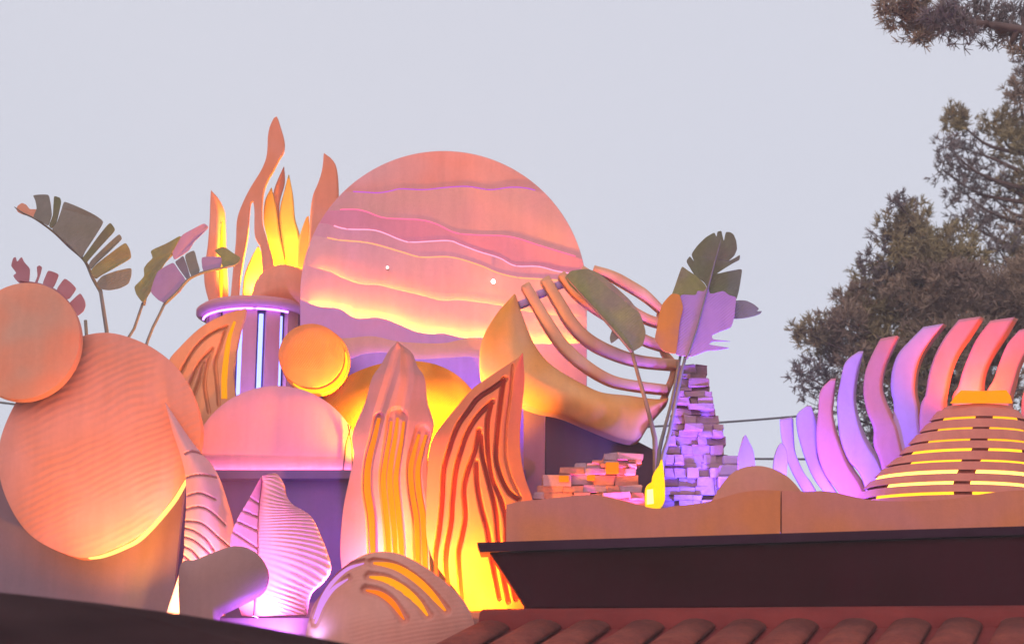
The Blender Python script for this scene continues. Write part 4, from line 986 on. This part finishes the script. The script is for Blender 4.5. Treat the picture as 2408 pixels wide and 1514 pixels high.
for s_,m_ in (([(900,690),(925,610),(945,565),(1000,530),(1040,512),(1075,565),(1115,618),(1080,690),(1030,715),(990,758),(945,735)],'violet_lit_leaf'),
              ([(1045,510),(1075,490),(1098,470),(1120,530),(1140,600),(1118,615)],'mauve_dark_leaf'),([(1102,467),(1165,437),(1180,500),(1200,565),(1145,603)],'grey_leaf'),
              ([(1205,480),(1270,478),(1330,480),(1325,545),(1215,572)],'violet_lit_leaf'),([(1280,440),(1340,415),(1395,455),(1445,485),(1425,520),(1330,545),(1326,480)],'green_l')):
    sheet('leaf_segment', R_tl(s_), pld, 0.012, m_, t, n=40, bev= 0.4, smooth_pts='soft')
ribbon('midrib', R_tl([(985,760),(1060,690),(1130,612),(1215,572),(1330,545),(1410,528)]), [6,6,5,3], pld, 0.015, 'stem', t, n=26)
stem(t, [(388,712),(370,750),(347,802),(335,900),(330,1457)], 16.58, [0.014,0.018,0.02], 'stem')
# right pair
Yd = 15.98
t = thing('leaf_prop', 'sage green banana leaf prop before the open ribs', 'leaf prop', tpt(1545,1300,Yd,ZR))
ple = Plane(Yd, 1430, 730)
sheet('leaf_segment', R_cres([(648,152),(690,112),(800,103),(880,138),(980,220),(1085,312),(1155,405),(1192,520),(1172,612),(1100,655),(1062,620),(960,510),(830,350),(735,265),(680,208)]), ple, 0.012, 'green_l', t, n=70, bev= 0.4, smooth_pts='soft', bow=bow_fn(1430,0.05))
sheet('leaf_fold', R_cres([(965,505),(948,560),(958,600),(1000,570),(1015,560)]), ple, 0.01, 'green', t, n=24, bev= 0.4, smooth_pts='soft', off=0.03)
ribbon('midrib', R_cres([(1095,660),(1030,580),(900,430),(780,300),(660,165)]), [6,6,5,2], ple, 0.015, 'stem_b', t, n=26)
stem(t, [(1486,826),(1500,880),(1520,950),(1535,1010),(1541,1060),(1544,1312)], Yd+0.015, [0.016,0.02,0.03,0.04], 'stem_b')
t = thing('leaf_prop', 'split dark banana leaf prop with violet lit lower leaf before the tower', 'leaf prop', tpt(1550,1300,15.86,ZR))
plf = Plane(15.86, 1650, 700)
sheet('leaf_segment', R_pr2([(830,700),(800,640),(690,560),(598,408),(640,350),(690,420),(655,330),(720,240),(810,150),(908,92),(932,145),(940,85),(985,74),(1000,140),(1012,190),(1032,86),(1080,86),(1120,110),(1150,180),(1160,270),(1130,340),(1060,405),(1130,370),(1192,328),(1188,385),(1120,420),(1040,470),(920,550),(1060,515),(1218,480),(1200,600),(1180,720),(1150,830),(1000,880),(860,820)]), plf, 0.012, 'green', t, n=150, bev= 0.4, smooth_pts='soft', off=0.04, bow=bow_fn(1650,0.03))
sheet('leaf_segment', R_pr2([(552,468),(620,520),(700,570),(800,662),(840,750),(780,860),(600,860),(420,830),(470,700),(510,580)]), plf, 0.012, 'green_l', t, n=60, bev= 0.4, smooth_pts='soft', off=0.02)
sheet('leaf_segment', R_pr2([(520,790),(700,800),(715,750),(790,760),(830,690),(850,790),(1000,750),(1060,800),(1140,820),(1128,920),(1120,1030),(1085,1150),(970,1190),(870,1235),(880,1280),(1100,1302),(880,1300),(835,1335),(930,1350),(1075,1372),(940,1395),(820,1402),(700,1450),(640,1468),(470,1450),(480,1250),(540,1000)]), plf, 0.012, 'violet_lit_leaf', t, n=120, bev= 0.4, smooth_pts='soft', off=-0.02)
sheet('leaf_segment', R_pr2([(430,790),(520,800),(560,950),(520,1100),(500,1300),(480,1450),(340,1420),(245,1285),(270,1170),(290,1030),(330,900)]), plf, 0.012, 'amber_leaf', t, n=60, bev= 0.4, smooth_pts='soft', off=-0.05)
sheet('leaf_segment', R_pr2([(1090,840),(1180,828),(1260,832),(1340,870),(1400,920),(1372,950),(1432,945),(1415,975),(1350,1000),(1250,1022),(1100,1035)]), plf, 0.012, 'grey_leaf', t, n=60, bev= 0.4, smooth_pts='soft', off=0.06)
ribbon('midrib', R_pr2([(600,1490),(700,1200),(780,900),(840,680),(900,450),(970,200)]), [5,5,4,2], plf, 0.014, 'stem', t, n=30, off=-0.025)
stem(t, [(1612,838),(1602,880),(1588,950),(1572,1030),(1556,1100),(1552,1312)], 15.87, [0.014,0.018,0.026,0.03], 'stem')
stem(t, [(1600,836),(1592,880),(1578,950),(1560,1020),(1549,1085),(1547,1312)], 15.91, [0.012,0.016,0.024,0.03], 'stem')

# ------------------------------------------------------------------ pines
def pine_mat(name, c1, c2):
    m = paint(name, c1, c2, 1.2, rough=0.8, wear=0.35, sat=1.0, spec=0.1); return m
M['needle_a'] = pine_mat('pine_needles_olive', (0.33,0.28,0.14), (0.27,0.22,0.13))
M['needle_b'] = pine_mat('pine_needles_brown', (0.32,0.24,0.165), (0.26,0.195,0.145))
M['needle_c'] = pine_mat('pine_needles_grey', (0.22,0.185,0.175), (0.18,0.15,0.145))
def pine(label, Y, trunk, clumps, nl=0.115, wd=0.019, bough=None):
    base = at(trunk[0][0], trunk[0][1], Y); base[2] = 0
    t = thing('pine_tree', label, 'tree', tuple(base), 'pines beyond the set')
    tp = [base]+[at(x,y,Y) for x,y in trunk]
    tube('trunk', tp, [0.26,0.2,0.13,0.05], 'bark', t, n=24, seg=10)
    TP = crom(np.array(tp), 60)
    buckets = {}
    if bough:
        BP = crom(np.array([at(x,y,Y) for x,y in bough]), 50); tube('bough', BP, [0.09,0.05,0.02], 'bark', t, seg=8)
    for (px,py,rx,ry,dens,mt) in clumps:
        c = at(px,py,Y+rng.uniform(-0.5,0.5)); k = Y/F*1.02
        zt_ = c[2]-0.25*abs(c[0]-TP[-1][0])-0.3; i = np.argmin(np.abs(TP[:,2]-zt_)); s0 = TP[i]
        if bough: s0 = BP[np.argmin(np.linalg.norm(BP-c,axis=1)+0.4*(BP[:,0]<c[0]))]
        mid = (s0*0.45+c*0.55)+[0,0,-0.08]+rng.normal(0,.06,3)
        tube('limb', [s0, mid, c], [0.05,0.028,0.010], 'bark', t, n=9, seg=6)
        # twigs and tufts
        n_t = int((dens*1.45 if dens > 0.85 else dens)*rx*ry/26.0)
        q = rng.normal(0,1,(n_t,3)); q /= np.linalg.norm(q,axis=1,keepdims=True); rad = rng.uniform(0,1,n_t)**(1/2.4)
        lob = 1+0.28*np.sin(q[:,0]*4+px)+0.22*np.sin(q[:,2]*5+py)
        tip = c+q*(rad*lob)[:,None]*np.array([rx*k, (rx+ry)*0.5*k, ry*k])
        V, Fc = buckets.setdefault(mt, ([], []))
        for p_ in tip:
            ax = (p_-c)/max(np.linalg.norm(p_-c),1e-6)*0.5+np.array([0,0,0.55])+rng.normal(0,.3,3); ax /= np.linalg.norm(ax)
            for m_ in range(9):
                d_ = ax*0.75+rng.normal(0,.55,3); d_ /= np.linalg.norm(d_); l_ = nl*rng.uniform(.6,1.15)
                s_ = np.cross(d_, rng.normal(0,1,3)); s_ /= np.linalg.norm(s_); st0 = p_+ax*nl*0.12*m_/3
                b_ = len(V); V += [st0-s_*wd*.5, st0+s_*wd*.5, st0+d_*l_+s_*wd*.25, st0+d_*l_-s_*wd*.25]; Fc.append([b_,b_+1,b_+2,b_+3])
        for j in range(min(10, n_t)):
            tube('twig', [c, (c+tip[j])/2+rng.normal(0,.03,3), tip[j]], [0.008,0.005,0.003], 'bark', t, seg=4) if dens < 0.9 else None
    for mt,(V,Fc) in buckets.items():
        make('crown', V, Fc, mt, t)['kind'] = 'stuff'
    return t
a,b,c = 'needle_a','needle_b','needle_c'
pine('dense olive pine whose lobes step down behind the feather fan', 25.0, [(2330,1200),(2320,900),(2280,650)],
 [(1898,785,40,36,1.0,a),(1950,800,52,50,1.3,a),(1885,880,36,45,.55,c),(1940,880,50,52,.7,c),(2010,705,42,55,.9,b),(1985,755,50,45,.9,b),(2040,770,80,70,1.5,a),(2055,625,46,55,.65,c),(2112,478,22,34,.6,c),(2140,500,26,30,.6,c),(2130,545,62,58,1.2,a),(2150,600,75,70,1.5,a),(2090,560,35,50,.55,c),(2110,690,90,80,1.6,a),(2210,680,110,85,1.6,b),(2310,705,110,85,1.6,b),(2040,860,70,70,1.2,b),(2130,830,90,80,1.4,a),(2230,800,100,90,1.4,b),(2340,800,110,90,1.4,b),(2400,700,90,100,1.4,b),(2230,600,80,65,1.4,a),(2010,930,50,60,.6,c),(1940,960,45,50,.5,c),(2080,960,70,70,.8,c),(2200,930,90,70,1.0,b),(2330,930,100,70,1.0,b),(2060,1050,70,60,.6,c),(1990,1030,50,50,.4,c)])
pine('tall thin crowned pine with sky showing between its tufts', 27.0, [(2450,1200),(2445,700),(2430,280)],
 [(2252,285,40,40,1.2,a),(2225,345,36,40,.55,c),(2270,350,50,45,.6,c),(2300,405,70,60,.5,c),(2215,400,34,34,.5,c),(2350,300,50,42,.9,a),(2385,330,45,60,1.1,a),(2395,220,32,60,.9,b),(2400,430,50,60,.9,a),(2270,455,55,50,.45,c),(2340,470,60,55,.45,c),(2310,530,60,50,.45,c),(2390,520,50,50,.7,b),(2400,600,50,60,1.0,a),(2350,590,50,45,.6,c),(2265,520,50,40,.4,c),(2405,160,26,40,.6,c)])
pine('overhanging dark pine bough against the open sky', 19.5, [(2620,1200),(2610,500),(2560,40)],
 [(2080,12,26,22,.9,b),(2115,40,46,34,1.1,b),(2170,60,55,42,1.3,b),(2160,95,34,18,.8,b),(2225,45,60,50,1.2,c),(2290,30,62,45,.75,c),(2270,75,48,34,.8,c),(2340,55,60,50,.75,c),(2380,85,45,40,.8,c),(2400,30,40,40,.7,c),(2150,5,60,22,1.1,b),(2400,118,30,20,.7,b)], nl=0.10, wd=0.014, bough=[(2600,190),(2520,110),(2420,75),(2300,55),(2200,50),(2120,30)])

# ------------------------------------------------------------------ overhead cables on two poles
def mast_(px, Y, ztop, label):
    x = at(px,900,Y)[0]; t = thing('utility_pole', label, 'pole', (x,Y,0), 'poles of the overhead line')
    tube('shaft', [(x,Y,0),(x,Y,ztop)], [0.14,0.10], 'mast', t, seg=12); box('cross_arm', x-0.06,x+0.06,Y-0.5,Y+0.5,ztop-0.35,ztop-0.25,'mast',t); return x
Yw = 23.0
x0 = mast_(-900, Yw, 8.2, 'wooden pole holding the cables beyond the rippled disc'); x1 = mast_(3300, Yw, 8.2, 'wooden pole holding the cables beyond the pines')
for i,(ends,lab) in enumerate((([(0,946),(900,1012),(1700,993),(1845,981)],'thin dark upper cable sagging across behind the set'),([(1700,1079),(1820,1078)],'thin dark lower cable behind the pale spikes'))):
    t = thing('overhead_cable', lab, 'cable', (x0,Yw,7))
    if i == 0: co = np.polyfit([p[0] for p in ends],[p[1] for p in ends],2)
    else: co = np.array([3.4e-5,-0.117,1179.0])
    xs = np.linspace(-900,3300,60); ys = np.polyval(co, xs)
    tube('wire', [at(x,y,Yw) for x,y in zip(xs,ys)], 0.014, 'cable', t, seg=6)

# ================================================================== LAMPS of the set
ZT = ZD-0.12
flood(392,1452,15.12,(300,1230,15.58), (1.0,0.38,0.015), 230, 'amber flood lamp at the foot of the pointed leaf board', 42, z=ZT)
flood(428,1452,15.25,(440,1360,15.55), WARM, 55, 'warm flood lamp behind the dull mauve shell', 75, z=ZT)
flood(600,1452,15.16,(670,1300,15.42), (0.85,0.28,1.0), 60, 'violet flood lamp at the foot of the folded leaf board', 80, z=ZT)
flood(480,1452,15.16,(480,1250,15.55), (1.0,0.36,0.62), 40, 'rose flood lamp between the two pink leaf boards', 80, z=ZT)
flood(800,1452,15.25,(815,1150,15.95), (0.62,0.22,1.0), 130, 'magenta flood lamp behind the arched shell', 80, z=ZT)
flood(960,1452,15.28,(930,1250,15.95), (1.0,0.33,0.01), 420, 'amber flood lamp at the foot of the mauve petal', 75, z=ZT)
flood(1090,1452,15.14,(1110,1250,15.62), (1.0,0.38,0.012), 320, 'amber flood lamp at the foot of the chevron petal', 75, z=ZT)
flood(1190,1452,15.18,(1190,1250,15.62), (1.0,0.33,0.01), 70, 'orange flood lamp under the slanting fascia end', 75, z=ZT)
flood(650,1530,14.75,(620,1440,15.1), (0.30,0.14,1.0), 80, 'blue violet flood lamp on the low shelf', 80, z=ZL)
flood(716,1530,14.60,(790,1400,14.78), (0.30,0.32,1.0), 6, 'blue flood lamp beside the arched shell', 70, z=ZL)
flood(900,1105,16.60,(870,900,16.9), (1.0,0.42,0.008), 520, 'amber flood lamp at the foot of the lined dome', 85, z=ZP)
flood(1050,1105,16.60,(1040,900,16.9), (1.0,0.42,0.008), 420, 'second amber flood lamp at the foot of the lined dome', 85, z=ZP)
flood(575,1000,17.45,(600,800,17.9), (0.32,0.28,1.0), 170, 'blue flood lamp at the foot of the pillar', 60, z=ZP)
flood(1120,1000,17.04,(1080,890,17.1), VIOLET, 110, 'violet flood lamp behind the lined dome', 85, z=ZP)
flood(602,700,18.20,(606,600,18.32), (1.0,0.55,0.06), 130, 'amber flood lamp under the wide glowing flame', 85, z=ZC)
flood(672,700,18.19,(680,560,18.3), (1.0,0.42,0.008), 420, 'amber flood lamp behind the small salmon dome', 85, z=ZC)
flood(1150,1100,15.84,(1165,850,16.3), (1.0,0.30,0.01), 520, 'orange flood lamp under the crescent', 26, z=ZR)
flood(1400,1180,16.02,(1400,980,16.3), (1.0,0.30,0.01), 260, 'orange flood lamp behind the stepped wall', 36, z=ZR)
flood(1508,1200,15.62,(1495,1080,15.8), (1.0,0.10,0.75), 170, 'magenta flood lamp at the end of the stepped wall', 60, z=ZR)
flood(1715,1200,15.62,(1680,1050,16.1), (0.10,0.08,1.0), 430, 'violet flood lamp behind the sand mound', 48, z=ZR)
flood(1800,1200,15.30,(1760,1080,15.6), (0.50,0.42,1.0), 50, 'pale violet flood lamp before the lavender spikes', 80, z=ZR)
flood(1900,1200,15.3,(1960,1020,15.75), (0.13,0.07,1.0), 240, 'violet flood lamp at the foot of the feather fan', 80, z=ZR)
flood(2000,1200,15.32,(2080,900,15.7), (0.45,0.10,0.8), 60, 'magenta flood lamp between feather fan and slatted dome', 80, z=ZR)
flood(1640,1000,15.55,(1670,760,15.86), (0.30,0.10,1.0), 220, 'violet flood lamp aimed at the split banana leaf', 40, z=ZR)
flood(1545,1000,15.45,(1570,760,15.86), (1.0,0.40,0.05), 60, 'amber flood lamp aimed at the amber lit leaf', 30, z=ZR)
flood(2300,930,15.34,(2290,820,15.7), (1.0,0.14,0.01), 60, 'red orange flood lamp on the crown of the slatted dome', 85, z=at(2300,fz(0,640)[1],15.2)[2]-0.09)

# ------------------------------------------------------------------ light dusk haze round the whole place
hz, nt, b_ = nodes_of('dusk_haze'); nt.nodes.remove(b_)
vo = nt.nodes.new('ShaderNodeVolumePrincipled'); vo.inputs['Color'].default_value = (0.93,0.91,0.95,1)
vo.inputs['Density'].default_value = HAZE; vo.inputs['Anisotropy'].default_value = 0.0
nt.links.new(vo.outputs[0], [n for n in nt.nodes if n.type == 'OUTPUT_MATERIAL'][0].inputs['Volume'])
V, Fc = box_geo(-30, 30, -8, 40, -1, 16)
h_ = make('haze', V, Fc, hz); h_['kind'] = 'stuff'
